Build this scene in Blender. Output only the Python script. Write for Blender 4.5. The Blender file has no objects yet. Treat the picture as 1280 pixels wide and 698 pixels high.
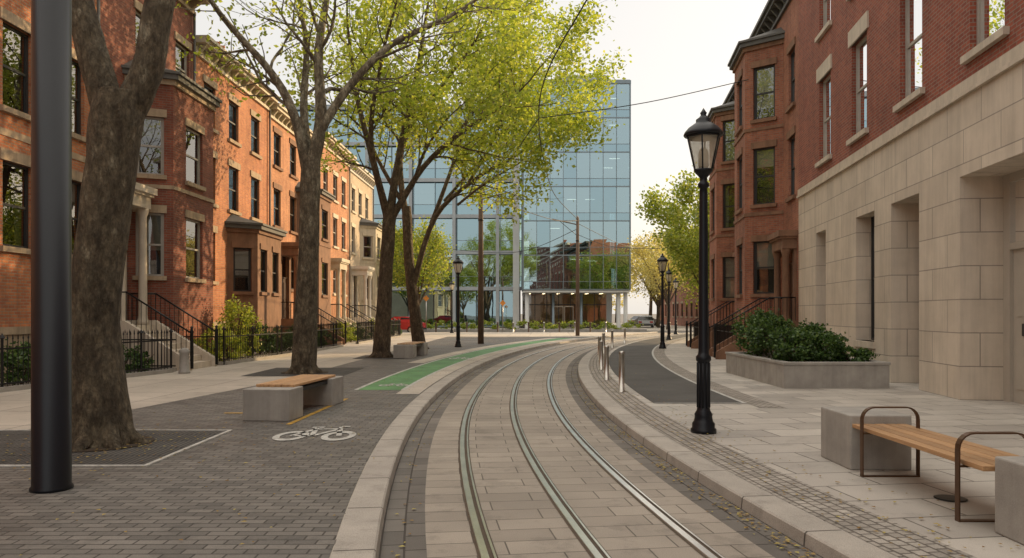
import bpy, bmesh, math, random
from mathutils import Vector, Matrix
import numpy as np
random.seed(7)
rng=np.random.default_rng(7)
R=math.radians
# ------------------------------------------------------------------ materials
def newmat(name):
    m=bpy.data.materials.new(name); m.use_nodes=True
    nt=m.node_tree; nt.nodes.clear()
    out=nt.nodes.new('ShaderNodeOutputMaterial')
    return m,nt,out
def N(nt,t,**k):
    n=nt.nodes.new(t)
    for a,b in k.items():
        if a.startswith('i_'):
            n.inputs[a[2:].replace('_',' ')].default_value=b
        else: setattr(n,a,b)
    return n
def L(nt,a,b): nt.links.new(a,b)
def c4(c): return (c[0],c[1],c[2],1)
def mixrgb(nt,mode,fac,a,b):
    n=nt.nodes.new('ShaderNodeMix'); n.data_type='RGBA'; n.blend_type=mode
    for idx,v in ((0,fac),(6,a),(7,b)):
        if hasattr(v,'links'): nt.links.new(v,n.inputs[idx])
        elif idx==0: n.inputs[0].default_value=v
        else: n.inputs[idx].default_value=c4(v)
    return n.outputs[2]
def ramp(nt,src,stops):
    n=nt.nodes.new('ShaderNodeValToRGB')
    cr=n.color_ramp
    while len(cr.elements)<len(stops): cr.elements.new(.5)
    for e,(p,c) in zip(cr.elements,stops):
        e.position=p; e.color=c4(c) if hasattr(c,'__len__') else (c,c,c,1)
    nt.links.new(src,n.inputs[0]); return n.outputs[0]
def noise(nt,vec,scale,detail=3,rough=.6):
    n=nt.nodes.new('ShaderNodeTexNoise'); n.inputs['Scale'].default_value=scale
    n.inputs['Detail'].default_value=detail; n.inputs['Roughness'].default_value=rough
    if vec is not None: nt.links.new(vec,n.inputs['Vector'])
    return n.outputs['Fac']
def pbsdf(nt,out,col,rough=.8,metal=0,bump=None,bstr=.3,bdist=.01,spec=.5):
    b=nt.nodes.new('ShaderNodeBsdfPrincipled')
    for k,v in (('Base Color',col),('Roughness',rough),('Metallic',metal)):
        if hasattr(v,'links'): nt.links.new(v,b.inputs[k])
        else: b.inputs[k].default_value=c4(v) if hasattr(v,'__len__') else v
    b.inputs['Specular IOR Level'].default_value=spec
    if bump is not None:
        bn=nt.nodes.new('ShaderNodeBump'); bn.inputs['Strength'].default_value=bstr; bn.inputs['Distance'].default_value=bdist
        nt.links.new(bump,bn.inputs['Height']); nt.links.new(bn.outputs[0],b.inputs['Normal'])
    nt.links.new(b.outputs[0],out.inputs['Surface'])
    return b
def m_plain(name,col,rough=.7,metal=0,var=.25,scale=6,bstr=.15,fine=60,streak=0,spec=.5):
    m,nt,out=newmat(name)
    tc=N(nt,'ShaderNodeTexCoord').outputs['Object']
    n1=noise(nt,tc,scale); n2=noise(nt,tc,fine,2)
    f=ramp(nt,n1,[(.25,1-var),(.75,1+var*.4)])
    c=mixrgb(nt,'MULTIPLY',1,col,f)
    f2=ramp(nt,n2,[(.3,1-var*.7),(.7,1.0)])
    c=mixrgb(nt,'MULTIPLY',1,c,f2)
    if streak:
        mp=N(nt,'ShaderNodeMapping'); mp.inputs['Scale'].default_value=(5,5,.35); L(nt,tc,mp.inputs[0])
        n3=noise(nt,mp.outputs[0],1,4,.7); f3=ramp(nt,n3,[(.36,1-streak),(.56,1)])
        c=mixrgb(nt,'MULTIPLY',1,c,f3)
    pbsdf(nt,out,c,rough,metal,n2,bstr,.004,spec)
    return m
def m_brick(name,c1,c2,mortar,bw,bh,ms,rough=.85,bstr=.5,bdist=.008,var=.35,speck=.0,offset=.5,vscale=.7,wet=None,squash=1,bias=0,angle=0,third=None,stain=0,streak=0):
    m,nt,out=newmat(name)
    uv=N(nt,'ShaderNodeTexCoord').outputs['UV']
    vec=uv
    if angle:
        mp=N(nt,'ShaderNodeMapping'); mp.inputs['Rotation'].default_value=(0,0,angle); L(nt,uv,mp.inputs[0]); vec=mp.outputs[0]
    b=N(nt,'ShaderNodeTexBrick'); b.offset=offset
    b.inputs['Scale'].default_value=1; b.inputs['Brick Width'].default_value=bw; b.inputs['Row Height'].default_value=bh
    b.inputs['Mortar Size'].default_value=ms; b.inputs['Mortar Smooth'].default_value=.3
    b.inputs['Bias'].default_value=bias
    b.inputs['Color1'].default_value=c4(c1); b.inputs['Color2'].default_value=c4(c2); b.inputs['Mortar'].default_value=c4(mortar)
    L(nt,vec,b.inputs['Vector'])
    tc=N(nt,'ShaderNodeTexCoord').outputs['Object']
    n1=noise(nt,tc,vscale,4); n2=noise(nt,tc,45,2,.7)
    f=ramp(nt,n1,[(.3,1-var),(.7,1+var*.35)])
    c=mixrgb(nt,'MULTIPLY',1,b.outputs['Color'],f)
    if third is not None:
        n3=noise(nt,tc,2.3,2,.5)
        k=ramp(nt,n3,[(.55,0),(.72,.5)])
        c=mixrgb(nt,'MIX',k,c,third)
    if speck:
        n4=noise(nt,tc,140,2,.8)
        f4=ramp(nt,n4,[(.3,1-speck),(.5,1),(.75,1+speck*.5)])
        c=mixrgb(nt,'MULTIPLY',1,c,f4)
    if stain:
        n5=noise(nt,tc,3.1,4,.75)
        f5=ramp(nt,n5,[(.36,1-stain),(.46,1)])
        c=mixrgb(nt,'MULTIPLY',1,c,f5)
    if streak:
        mp=N(nt,'ShaderNodeMapping'); mp.inputs['Scale'].default_value=(4,4,.3); L(nt,tc,mp.inputs[0])
        n6=noise(nt,mp.outputs[0],1,4,.7); f6=ramp(nt,n6,[(.36,1-streak),(.56,1)])
        c=mixrgb(nt,'MULTIPLY',1,c,f6)
    h=N(nt,'ShaderNodeMath',operation='MULTIPLY_ADD'); L(nt,n2,h.inputs[0]); h.inputs[1].default_value=.25
    inv=N(nt,'ShaderNodeMath',operation='SUBTRACT'); inv.inputs[0].default_value=1; L(nt,b.outputs['Fac'],inv.inputs[1])
    L(nt,inv.outputs[0],h.inputs[2])
    rr=rough
    if wet is not None:
        rr=ramp(nt,n1,[(.35,wet),(.65,rough)])
    pbsdf(nt,out,c,rr,0,h.outputs[0],bstr,bdist)
    return m
def m_glass(name,tint,gloss_fac,gcol=(1,1,1),rough=.01,bump=.05):
    m,nt,out=newmat(name)
    t=N(nt,'ShaderNodeBsdfTransparent'); t.inputs[0].default_value=c4(tint)
    g=N(nt,'ShaderNodeBsdfGlossy'); g.inputs['Roughness'].default_value=rough; g.inputs['Color'].default_value=c4(gcol)
    tc=N(nt,'ShaderNodeTexCoord').outputs['Object']
    n=noise(nt,tc,.8,1)
    bn=N(nt,'ShaderNodeBump'); bn.inputs['Strength'].default_value=bump; bn.inputs['Distance'].default_value=.05
    L(nt,n,bn.inputs['Height']); L(nt,bn.outputs[0],g.inputs['Normal'])
    fr=N(nt,'ShaderNodeLayerWeight'); fr.inputs['Blend'].default_value=.35
    mr=N(nt,'ShaderNodeMapRange'); mr.inputs['To Min'].default_value=gloss_fac; mr.inputs['To Max'].default_value=1
    L(nt,fr.outputs['Fresnel'],mr.inputs['Value'])
    mx=N(nt,'ShaderNodeMixShader'); L(nt,mr.outputs[0],mx.inputs[0]); L(nt,t.outputs[0],mx.inputs[1]); L(nt,g.outputs[0],mx.inputs[2])
    L(nt,mx.outputs[0],out.inputs[0]); return m
def m_leaf(name,stops,trans=.5,rough=.5):
    m,nt,out=newmat(name)
    g=N(nt,'ShaderNodeNewGeometry')
    c=ramp(nt,g.outputs['Random Per Island'],stops)
    d=N(nt,'ShaderNodeBsdfDiffuse'); L(nt,c,d.inputs['Color'])
    t=N(nt,'ShaderNodeBsdfTranslucent'); 
    c2=mixrgb(nt,'MULTIPLY',1,c,(1.5,1.5,.9)); L(nt,c2,t.inputs[0])
    mx=N(nt,'ShaderNodeMixShader'); mx.inputs[0].default_value=trans
    L(nt,d.outputs[0],mx.inputs[1]); L(nt,t.outputs[0],mx.inputs[2])
    gl=N(nt,'ShaderNodeBsdfGlossy'); gl.inputs['Roughness'].default_value=.45
    m2=N(nt,'ShaderNodeMixShader'); m2.inputs[0].default_value=.04
    L(nt,mx.outputs[0],m2.inputs[1]); L(nt,gl.outputs[0],m2.inputs[2]); L(nt,m2.outputs[0],out.inputs[0]); return m
def m_bark(name,a,b,c_):
    m,nt,out=newmat(name)
    tc=N(nt,'ShaderNodeTexCoord').outputs['Object']
    mp=N(nt,'ShaderNodeMapping'); mp.inputs['Scale'].default_value=(1,1,.45); L(nt,tc,mp.inputs[0])
    v=N(nt,'ShaderNodeTexVoronoi'); v.inputs['Scale'].default_value=13; L(nt,mp.outputs[0],v.inputs['Vector'])
    n=noise(nt,mp.outputs[0],5,5,.7)
    n2=noise(nt,mp.outputs[0],38,4,.7)
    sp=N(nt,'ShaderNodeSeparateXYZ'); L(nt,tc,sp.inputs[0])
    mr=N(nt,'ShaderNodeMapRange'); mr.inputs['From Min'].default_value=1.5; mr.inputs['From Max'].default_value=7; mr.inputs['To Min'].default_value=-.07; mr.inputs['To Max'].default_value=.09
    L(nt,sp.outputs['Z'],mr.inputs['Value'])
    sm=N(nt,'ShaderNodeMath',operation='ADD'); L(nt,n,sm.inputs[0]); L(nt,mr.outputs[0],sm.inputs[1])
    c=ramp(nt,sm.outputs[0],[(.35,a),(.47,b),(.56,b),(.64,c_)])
    sh=ramp(nt,n2,[(.3,.45),(.65,1.15)])
    c=mixrgb(nt,'MULTIPLY',1,c,sh)
    vd=ramp(nt,v.outputs['Distance'],[(0,1.1),(.7,.5)])
    c=mixrgb(nt,'MULTIPLY',.8,c,vd)
    ad=N(nt,'ShaderNodeMath',operation='ADD'); L(nt,n2,ad.inputs[0]); L(nt,v.outputs['Distance'],ad.inputs[1])
    pbsdf(nt,out,c,.9,0,ad.outputs[0],1,.04); return m
def m_wood(name,c1,c2):
    m,nt,out=newmat(name)
    tc=N(nt,'ShaderNodeTexCoord').outputs['Object']
    mp=N(nt,'ShaderNodeMapping'); mp.inputs['Scale'].default_value=(30,1.5,30); L(nt,tc,mp.inputs[0])
    n=noise(nt,mp.outputs[0],2,5)
    c=ramp(nt,n,[(.3,c1),(.7,c2)])
    g=N(nt,'ShaderNodeNewGeometry')
    f=ramp(nt,g.outputs['Random Per Island'],[(0,.75),(1,1.1)])
    c=mixrgb(nt,'MULTIPLY',1,c,f)
    pbsdf(nt,out,c,.5,0,n,.2,.003); return m
def m_emit(name,col,s):
    m,nt,out=newmat(name); e=N(nt,'ShaderNodeEmission'); e.inputs[0].default_value=c4(col); e.inputs[1].default_value=s
    L(nt,e.outputs[0],out.inputs[0]); 
    try: m.cycles.emission_sampling='NONE'
    except Exception: pass
    return m

M={}
M['brick_or']=m_brick('brick_orange',(.62,.225,.085),(.44,.135,.058),(.38,.27,.18),.215,.075,.011,var=.28,third=(.30,.105,.052),streak=.2)
M['brick_or2']=m_brick('brick_warm',(.64,.27,.115),(.48,.175,.078),(.42,.30,.20),.215,.075,.011,var=.28,third=(.38,.165,.082),streak=.2)
M['brick_dk']=m_brick('brick_dark_red',(.32,.09,.048),(.21,.056,.033),(.22,.14,.10),.215,.075,.011,var=.35,third=(.15,.045,.03),streak=.15)
M['brick_rd']=m_brick('brick_red',(.36,.088,.046),(.235,.054,.032),(.28,.19,.145),.215,.075,.011,var=.25,third=(.20,.057,.037),streak=.15)
M['brick_r2']=m_brick('brick_red_brown',(.43,.15,.080),(.30,.097,.055),(.29,.20,.145),.215,.075,.010,var=.3,third=(.22,.08,.048),streak=.2)
M['brick_cr']=m_brick('brick_cream',(.60,.47,.32),(.52,.41,.28),(.49,.40,.31),.215,.075,.010,var=.2)
M['lime']=m_brick('limestone',(.67,.575,.465),(.60,.51,.41),(.34,.29,.24),1.35,.62,.012,var=.14,bstr=.35,bdist=.01,speck=.06,vscale=1.2,rough=.8,streak=.13)
M['lime_s']=m_plain('smooth_limestone',(.64,.55,.44),.8,0,.16,2.5,streak=.15)
M['brown']=m_plain('brownstone',(.29,.155,.092),.85,0,.3,2.5,streak=.2)
M['brownl']=m_plain('sandstone_trim',(.47,.35,.235),.85,0,.25,3,streak=.25)
M['grey_st']=m_plain('grey_stone_trim',(.36,.33,.29),.85,0,.25,3)
M['white']=m_plain('painted_white_trim',(.66,.61,.53),.5,0,.12,4)
M['cream']=m_plain('cream_paint',(.63,.54,.40),.6,0,.2,3,streak=.15)
M['frame_d']=m_plain('dark_window_frame',(.035,.033,.032),.45,0,.2,4)
M['frame_w']=m_plain('light_window_frame',(.42,.38,.33),.5,0,.15,4)
M['glass']=m_glass('window_glass',(.75,.8,.8),.12)
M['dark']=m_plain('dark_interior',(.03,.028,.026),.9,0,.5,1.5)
M['blind']=m_plain('window_blind',(.34,.31,.25),.85,0,.2,2)
M['curt']=m_plain('window_curtain',(.26,.24,.21),.9,0,.4,5)
M['iron']=m_plain('black_iron',(.014,.014,.015),.45,.3,.3,8)
M['polem']=m_plain('black_painted_steel',(.006,.008,.013),.36,0,.25,3,.05,spec=.35)
M['steel']=m_plain('brushed_steel',(.52,.49,.45),.30,1,.2,6)
M['rail']=m_plain('polished_rail_steel',(.90,.86,.80),.30,1,.2,3,.08)
M['railg']=m_plain('rail_groove',(.11,.075,.05),.75,.2,.4,5)
M['bronze']=m_plain('bronze_metal',(.15,.085,.05),.42,.7,.2,6)
M['granite']=m_brick('granite_kerb',(.45,.41,.36),(.38,.345,.305),(.11,.095,.08),3.0,1.1,.012,var=.2,speck=.42,offset=0,vscale=2,rough=.75,bstr=.4,stain=.16)
M['granb']=m_plain('granite_block',(.41,.385,.35),.75,0,.25,3,.3,120,streak=.12)
M['slab']=m_brick('track_concrete_slab',(.38,.33,.275),(.295,.255,.212),(.12,.10,.08),.62,.30,.007,var=.22,speck=.35,offset=.37,vscale=.8,rough=.7,bstr=.4,stain=.18)
M['pave_dk']=m_brick('dark_brick_paving',(.205,.188,.168),(.118,.109,.099),(.052,.046,.040),.21,.105,.008,var=.32,speck=.28,vscale=.5,wet=.5,rough=.8,bstr=.6,stain=.2)
M['setts']=m_brick('granite_setts',(.45,.41,.36),(.30,.27,.235),(.15,.13,.11),.115,.10,.011,var=.25,speck=.35,vscale=2,bstr=.8,bdist=.012)
M['setts_d']=m_brick('dark_granite_setts',(.205,.185,.162),(.135,.122,.108),(.06,.05,.043),.34,.17,.009,var=.3,speck=.3,vscale=1,bstr=.6,offset=.4)
M['walk_r']=m_brick('granite_slab_paving',(.56,.515,.455),(.40,.365,.325),(.15,.135,.115),.95,.55,.011,var=.22,speck=.26,offset=.42,vscale=.6,rough=.7,bstr=.35,wet=.5,angle=-.13,stain=.14)
M['walk_l']=m_brick('concrete_sidewalk',(.52,.465,.395),(.45,.40,.34),(.2,.175,.15),1.5,1.5,.014,var=.2,speck=.2,offset=0,vscale=.6,rough=.8,bstr=.3,angle=.05,stain=.14)
M['asph']=m_plain('asphalt',(.10,.095,.088),.85,0,.35,.7,.5,150)
M['asph_l']=m_plain('light_asphalt',(.17,.16,.147),.85,0,.3,.7,.5,150)
M['green']=m_plain('green_lane_paint',(.13,.31,.12),.65,0,.4,1.5,.3,120)
M['wpaint']=m_plain('white_road_paint',(.64,.63,.59),.6,0,.5,7,.2,90)
M['ypaint']=m_plain('yellow_road_paint',(.62,.36,.05),.6,0,.5,7,.2,90)
M['grate']=m_brick('tree_pit_grate',(.105,.097,.088),(.08,.074,.066),(.02,.02,.02),.06,.5,.012,var=.3,bstr=.8)
M['soil']=m_plain('soil',(.07,.05,.033),.95,0,.5,8,.8,50)
M['wood']=m_wood('bench_wood',(.38,.21,.10),(.56,.34,.17))
M['pole_wood']=m_plain('weathered_pole',(.15,.10,.07),.85,0,.3,4)
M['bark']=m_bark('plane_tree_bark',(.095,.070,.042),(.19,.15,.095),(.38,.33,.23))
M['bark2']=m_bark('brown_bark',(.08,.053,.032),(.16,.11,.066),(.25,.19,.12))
M['leaf']=m_leaf('spring_leaves',[(0,(.19,.25,.03)),(.5,(.32,.38,.055)),(1,(.50,.51,.11))],.55)
M['leafg']=m_leaf('green_leaves',[(0,(.13,.19,.025)),(.5,(.24,.29,.045)),(1,(.40,.40,.08))],.5)
M['leafd']=m_leaf('shrub_leaves',[(0,(.03,.06,.018)),(.6,(.06,.12,.03)),(1,(.14,.22,.05))],.25,.4)
M['leaff']=m_leaf('fallen_leaf',[(0,(.22,.12,.04)),(.5,(.35,.24,.07)),(1,(.42,.36,.10))],.1)
M['leafy']=m_leaf('budding_hazed_leaves',[(0,(.36,.30,.11)),(.5,(.48,.42,.16)),(1,(.60,.52,.22))],.5)  # pale yellow puts sun glow and distance haze into the far leaf colour
M['cglass']=m_glass('curtain_wall_glass',(.50,.70,.74),.58,(.60,.79,.86),.01,.03)
M['cglass2']=m_glass('curtain_wall_glass_dark',(.34,.50,.55),.62,(.48,.67,.75),.01,.03)
M['mull']=m_plain('aluminium_mullion',(.22,.27,.30),.4,.6,.1,3)
M['metalg']=m_plain('grey_metal_cladding',(.38,.41,.43),.5,.2,.12,1.5)
M['slabw']=m_plain('ceiling_white',(.6,.6,.58),.8,0,.1,1)
M['core']=m_plain('interior_wall',(.30,.31,.31),.8,0,.4,.25)
M['lobby']=m_plain('lobby_timber',(.45,.27,.13),.6,0,.4,.6)
M['strip']=m_emit('ceiling_light',(1,.9,.72),1.8)
M['lobl']=m_emit('lobby_light',(1,.72,.40),5)
M['red']=m_plain('red_car_paint',(.50,.03,.03),.25,.1,.1,2,.02)
M['silv']=m_plain('silver_car_paint',(.35,.36,.37),.3,.4,.1,2,.02)
M['tyre']=m_plain('tyre_rubber',(.02,.02,.02),.8)
M['carg']=m_plain('car_glass',(.02,.025,.03),.08,0,.1,2,.0)
M['chrome']=m_plain('wheel_alloy',(.5,.5,.5),.3,1)
M['tail']=m_plain('tail_light_lens',(.4,.02,.02),.3)
M['orange']=m_plain('orange_sign_face',(.70,.27,.05),.5)
M['door']=m_plain('pale_grey_door',(.47,.42,.35),.5,0,.1,2)
M['doord']=m_plain('dark_wood_door',(.07,.035,.022),.4,0,.3,4)
M['copper']=m_plain('grey_cornice_metal',(.12,.112,.10),.6,.1,.25,3)
M['wire']=m_plain('black_cable',(.03,.03,.03),.6)
def m_frost():
    m,nt,out=newmat('frosted_lamp_glass')
    t=N(nt,'ShaderNodeBsdfTranslucent'); t.inputs[0].default_value=(.88,.84,.76,1)
    d=N(nt,'ShaderNodeBsdfTransparent'); d.inputs[0].default_value=(.95,.94,.9,1)
    g=N(nt,'ShaderNodeBsdfGlossy'); g.inputs['Roughness'].default_value=.08
    a=N(nt,'ShaderNodeMixShader'); a.inputs[0].default_value=.5; L(nt,t.outputs[0],a.inputs[1]); L(nt,d.outputs[0],a.inputs[2])
    b=N(nt,'ShaderNodeMixShader'); b.inputs[0].default_value=.12; L(nt,a.outputs[0],b.inputs[1]); L(nt,g.outputs[0],b.inputs[2])
    L(nt,b.outputs[0],out.inputs[0]); return m
M['lampg']=m_frost()
M['lampb']=m_plain('lamp_diffuser',(.80,.77,.68),.4)

# ------------------------------------------------------------------ mesh builder
class MB:
    def __init__(s): s.v=[];s.f=[];s.m=[];s.uv=[];s.sm=[];s.mats=[]
    def mi(s,k):
        m=M[k]
        if m not in s.mats: s.mats.append(m)
        return s.mats.index(m)
    def poly(s,pts,mat,uvs=None,smooth=False):
        i=len(s.v); pts=[Vector(p) for p in pts]; s.v.extend([tuple(p) for p in pts])
        s.f.append(tuple(range(i,i+len(pts)))); s.m.append(s.mi(mat)); s.sm.append(smooth)
        if uvs is None:
            n=(pts[1]-pts[0]).cross(pts[2]-pts[0])
            if n.length<1e-9 and len(pts)>3: n=(pts[2]-pts[0]).cross(pts[3]-pts[0])
            if n.length>0: n.normalize()
            if abs(n.z)>.7: uvs=[(p.x,p.y) for p in pts]
            else:
                t=Vector((-n.y,n.x,0)); t.normalize()
                if (abs(t.x)>abs(t.y) and t.x<0) or (abs(t.y)>=abs(t.x) and t.y<0): t=-t
                uvs=[(p.dot(t),p.z) for p in pts]
        s.uv.extend(uvs)
    def hexa(s,c,mat):
        for q in ((3,2,1,0),(4,5,6,7),(0,1,5,4),(1,2,6,5),(2,3,7,6),(3,0,4,7)):
            s.poly([c[i] for i in q],mat)
    def box(s,x0,x1,y0,y1,z0,z1,mat):
        s.hexa([(x0,y0,z0),(x1,y0,z0),(x1,y1,z0),(x0,y1,z0),(x0,y0,z1),(x1,y0,z1),(x1,y1,z1),(x0,y1,z1)],mat)
    def shared(s,verts,faces,mat,smooth=True,uvs=None):
        i=len(s.v); s.v.extend([tuple(p) for p in verts])
        for f in faces:
            s.f.append(tuple(i+k for k in f)); s.m.append(s.mi(mat)); s.sm.append(smooth)
            for k in f: s.uv.append((verts[k][0]+verts[k][1],verts[k][2]) if uvs is None else uvs[k])
    def tube(s,pts,rad,n,mat,cap=True,wob=0):
        pts=[Vector(p) for p in pts]
        if not hasattr(rad,'__len__'): rad=[rad]*len(pts)
        vs=[];fs=[]
        ref=Vector((1,0,0))
        for i,p in enumerate(pts):
            t=(pts[min(i+1,len(pts)-1)]-pts[max(i-1,0)]).normalized()
            if abs(t.dot(ref))>.9: ref=Vector((0,1,0)) if abs(t.y)<.9 else Vector((0,0,1))
            a=(ref-t*t.dot(ref)).normalized(); b=t.cross(a); ref=a
            for k in range(n):
                an=2*math.pi*k/n
                r=rad[i]*(1+(random.uniform(-wob,wob) if wob else 0))
                vs.append(p+a*math.cos(an)*r+b*math.sin(an)*r)
        for i in range(len(pts)-1):
            for k in range(n):
                k2=(k+1)%n
                fs.append((i*n+k,i*n+k2,(i+1)*n+k2,(i+1)*n+k))
        if cap:
            fs.append(tuple(range(n-1,-1,-1))); fs.append(tuple(range((len(pts)-1)*n,len(pts)*n)))
        s.shared(vs,fs,mat,n>4)
    def lathe(s,prof,x,y,n,mat,z=0,smooth=True,rot=0):
        vs=[];fs=[]
        for r,h in prof:
            for k in range(n):
                a=2*math.pi*k/n+rot; vs.append((x+r*math.cos(a),y+r*math.sin(a),z+h))
        for i in range(len(prof)-1):
            for k in range(n):
                k2=(k+1)%n; fs.append((i*n+k,i*n+k2,(i+1)*n+k2,(i+1)*n+k))
        fs.append(tuple(range(n-1,-1,-1))); fs.append(tuple(range((len(prof)-1)*n,len(prof)*n)))
        s.shared(vs,fs,mat,smooth)
    def obj(s,name,parent=None,bevel=0,loc=None):
        me=bpy.data.meshes.new(name); me.from_pydata(s.v,[],s.f)
        for m in s.mats: me.materials.append(m)
        me.polygons.foreach_set('material_index',s.m)
        me.polygons.foreach_set('use_smooth',s.sm)
        ul=me.uv_layers.new(name='UVMap'); ul.data.foreach_set('uv',[c for u in s.uv for c in u])
        me.update()
        o=bpy.data.objects.new(name,me); bpy.context.scene.collection.objects.link(o)
        if bevel:
            bm=bmesh.new(); bm.from_mesh(me); bmesh.ops.remove_doubles(bm,verts=bm.verts,dist=.0005); bm.to_mesh(me); bm.free()
            md=o.modifiers.new('bevel','BEVEL'); md.width=bevel; md.segments=2; md.limit_method='ANGLE'; md.angle_limit=R(40)
        if parent: o.parent=parent
        return o
def empty(name,loc=(0,0,0)):
    e=bpy.data.objects.new(name,None); bpy.context.scene.collection.objects.link(e); e.empty_display_size=.3
    return e
# ------------------------------------------------------------------ track centre line
def C(y):
    if y<3: return C(3)+(y-3)*(-.0158*11)
    if y<14: return .02+.0079*(14-y)**2
    if y<60: return .02+.0053*(y-14)**2
    return C(59.99)+(y-60)*.4876
def slope(y): return (C(y+.05)-C(y-.05))/.1
def CO(y,o):
    s=slope(y); l=math.hypot(1,s); return (C(y)+o/l, y-o*s/l)
YS=[-12+.75*i for i in range(0,105)]
ARC=[0]
for i in range(1,len(YS)): ARC.append(ARC[-1]+math.hypot(YS[i]-YS[i-1],C(YS[i])-C(YS[i-1])))
def strip(mb,o0,o1,z,mat,ya=-99,yb=999,swap=False,z2=None):
    if z2 is None: z2=z
    for i in range(len(YS)-1):
        if YS[i]<ya-1e-6 or YS[i+1]>yb+1e-6: continue
        a=CO(YS[i],o0);b=CO(YS[i],o1);c=CO(YS[i+1],o1);d=CO(YS[i+1],o0)
        uv=[(o0,ARC[i]),(o1,ARC[i]),(o1,ARC[i+1]),(o0,ARC[i+1])]
        if swap: uv=[(v,u) for u,v in uv]
        mb.poly([(a[0],a[1],z),(b[0],b[1],z2),(c[0],c[1],z2),(d[0],d[1],z)],mat,uv)
# ground
g=MB(); g.poly([(-1500,-300,-.135),(1500,-300,-.135),(1500,2500,-.135),(-1500,2500,-.135)],'asph_l'); g.obj('ground')
t=MB(); strip(t,-1.2,1.2,-.10,'slab'); strip(t,-1.56,-1.2,-.10,'setts_d',swap=True); strip(t,1.2,1.56,-.10,'setts_d',swap=True)
t.obj('tram_track_bed')
for o in (-.78,0,.78):
    r=MB()
    strip(r,o-.070,o+.070,-.096,'railg')
    strip(r,o-.048,o+.006,-.086,'rail'); strip(r,o+.006,o+.008,-.086,'rail',z2=-.096); strip(r,o-.050,o-.048,-.096,'rail',z2=-.086)
    strip(r,o+.040,o+.058,-.089,'rail')
    r.obj('tram_rail')
for sgn in (-1,1):
    k=MB(); a,b=sorted((sgn*1.56,sgn*1.83))
    strip(k,a,b,.006,'granite',swap=False)
    if sgn<0:
        strip(k,-1.56,-1.545,.006,'granite',z2=-.008); strip(k,-1.545,-1.535,-.008,'granite',z2=-.101)
        strip(k,-1.84,-1.83,-.05,'granite',z2=.006)
    else:
        strip(k,1.545,1.56,-.008,'granite',z2=.006); strip(k,1.535,1.545,-.101,'granite',z2=-.008)
        strip(k,1.83,1.84,.006,'granite',z2=-.05)
    k.obj('kerb')
def walk(name,side,mat,far,z=0,y0=-12,y1=64):
    mb=MB()
    for i in range(len(YS)-1):
        if YS[i]<y0-.01 or YS[i+1]>y1+.01: continue
        a=CO(YS[i],side*1.82); b=CO(YS[i+1],side*1.82)
        if side<0: mb.poly([(far,a[1],z),(a[0],a[1],z),(b[0],b[1],z),(far,b[1],z)],mat)
        else: mb.poly([(a[0],a[1],z),(far,a[1],z),(far,b[1],z),(b[0],b[1],z)],mat)
    return mb.obj(name)
walk('pavement',-1,'walk_l',-45); walk('pavement',1,'walk_r',60)
mb=MB()
def lb(y):
    if y<10: return -6.75
    if y<18: return -6.75+(y-10)*.16
    return min(C(y)-3.9, -5.45+(y-18)*.03)
for i in range(len(YS)-1):
    if YS[i+1]>52: break
    a=CO(YS[i],-1.84); b=CO(YS[i+1],-1.84)
    mb.poly([(lb(YS[i]),a[1],.004),(a[0],a[1],.004),(b[0],b[1],.004),(lb(YS[i+1]),b[1],.004)],'pave_dk')
mb.obj('brick_paving')
mb=MB(); strip(mb,-3.25,-2.35,.008,'green',15.5,48); mb.obj('green_cycle_lane')
mb=MB(); strip(mb,-2.33,-1.86,.008,'walk_l',14.5,48); strip(mb,-3.95,-3.4,.008,'walk_l',24,48); mb.obj('paving_band')
mb=MB(); strip(mb,-3.33,-3.25,.0085,'wpaint',15.5,48); strip(mb,-2.35,-2.27,.012,'wpaint',15.5,48); mb.obj('white_lane_line')
mb=MB()
mb.poly([(-3.25,10.9,.009),(-3.17,10.9,.009),(-3.05,14.2,.009),(-3.13,14.2,.009)],'ypaint')
mb.poly([(-4.60,12.1,.009),(-4.20,12.1,.009),(-4.20,12.2,.009),(-4.60,12.2,.009)],'ypaint')
mb.obj('yellow_lane_line')
def bike(cx,cy,s,name='bicycle_road_marking',ang=0,sy=1.05):
    mb=MB()
    def T(x,y): 
        c_,s_=math.cos(ang),math.sin(ang); x*=s; y*=s*sy
        return (cx+x*c_-y*s_, cy+x*s_+y*c_, .0125)
    def seg(a,b,w):
        d=Vector((b[0]-a[0],b[1]-a[1])); d.normalize(); n=Vector((-d.y,d.x))*w/2
        mb.poly([T(a[0]-n.x,a[1]-n.y),T(b[0]-n.x,b[1]-n.y),T(b[0]+n.x,b[1]+n.y),T(a[0]+n.x,a[1]+n.y)],'wpaint')
    for x in (-.31,.31):
        n=28
        for k in range(n):
            a=2*math.pi*k/n;b=2*math.pi*(k+1)/n
            mb.poly([T(x+.13*math.cos(a),-.15+.20*math.sin(a)),T(x+.215*math.cos(a),-.15+.32*math.sin(a)),T(x+.215*math.cos(b),-.15+.32*math.sin(b)),T(x+.13*math.cos(b),-.15+.20*math.sin(b))],'wpaint')
    A=(-.31,-.15);B=(-.04,-.15);Cc=(-.13,.32);D=(.2,.34);E=(.31,-.15)
    for a,b in ((A,B),(A,Cc),(B,Cc),(Cc,D),(B,D),(D,E)): seg(a,b,.07)
    seg((-.22,.46),(-.05,.46),.09); seg((D[0],D[1]),(.17,.50),.05); seg((.17,.52),(.29,.52),.08); seg(Cc,(-.14,.46),.05)
    mb.obj(name)
bike(-2.56,10.05,1.0,sy=1.2); bike(-2.62,16.9,.62); bike(CO(27,-2.8)[0],27,.7,sy=1.6)
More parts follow.
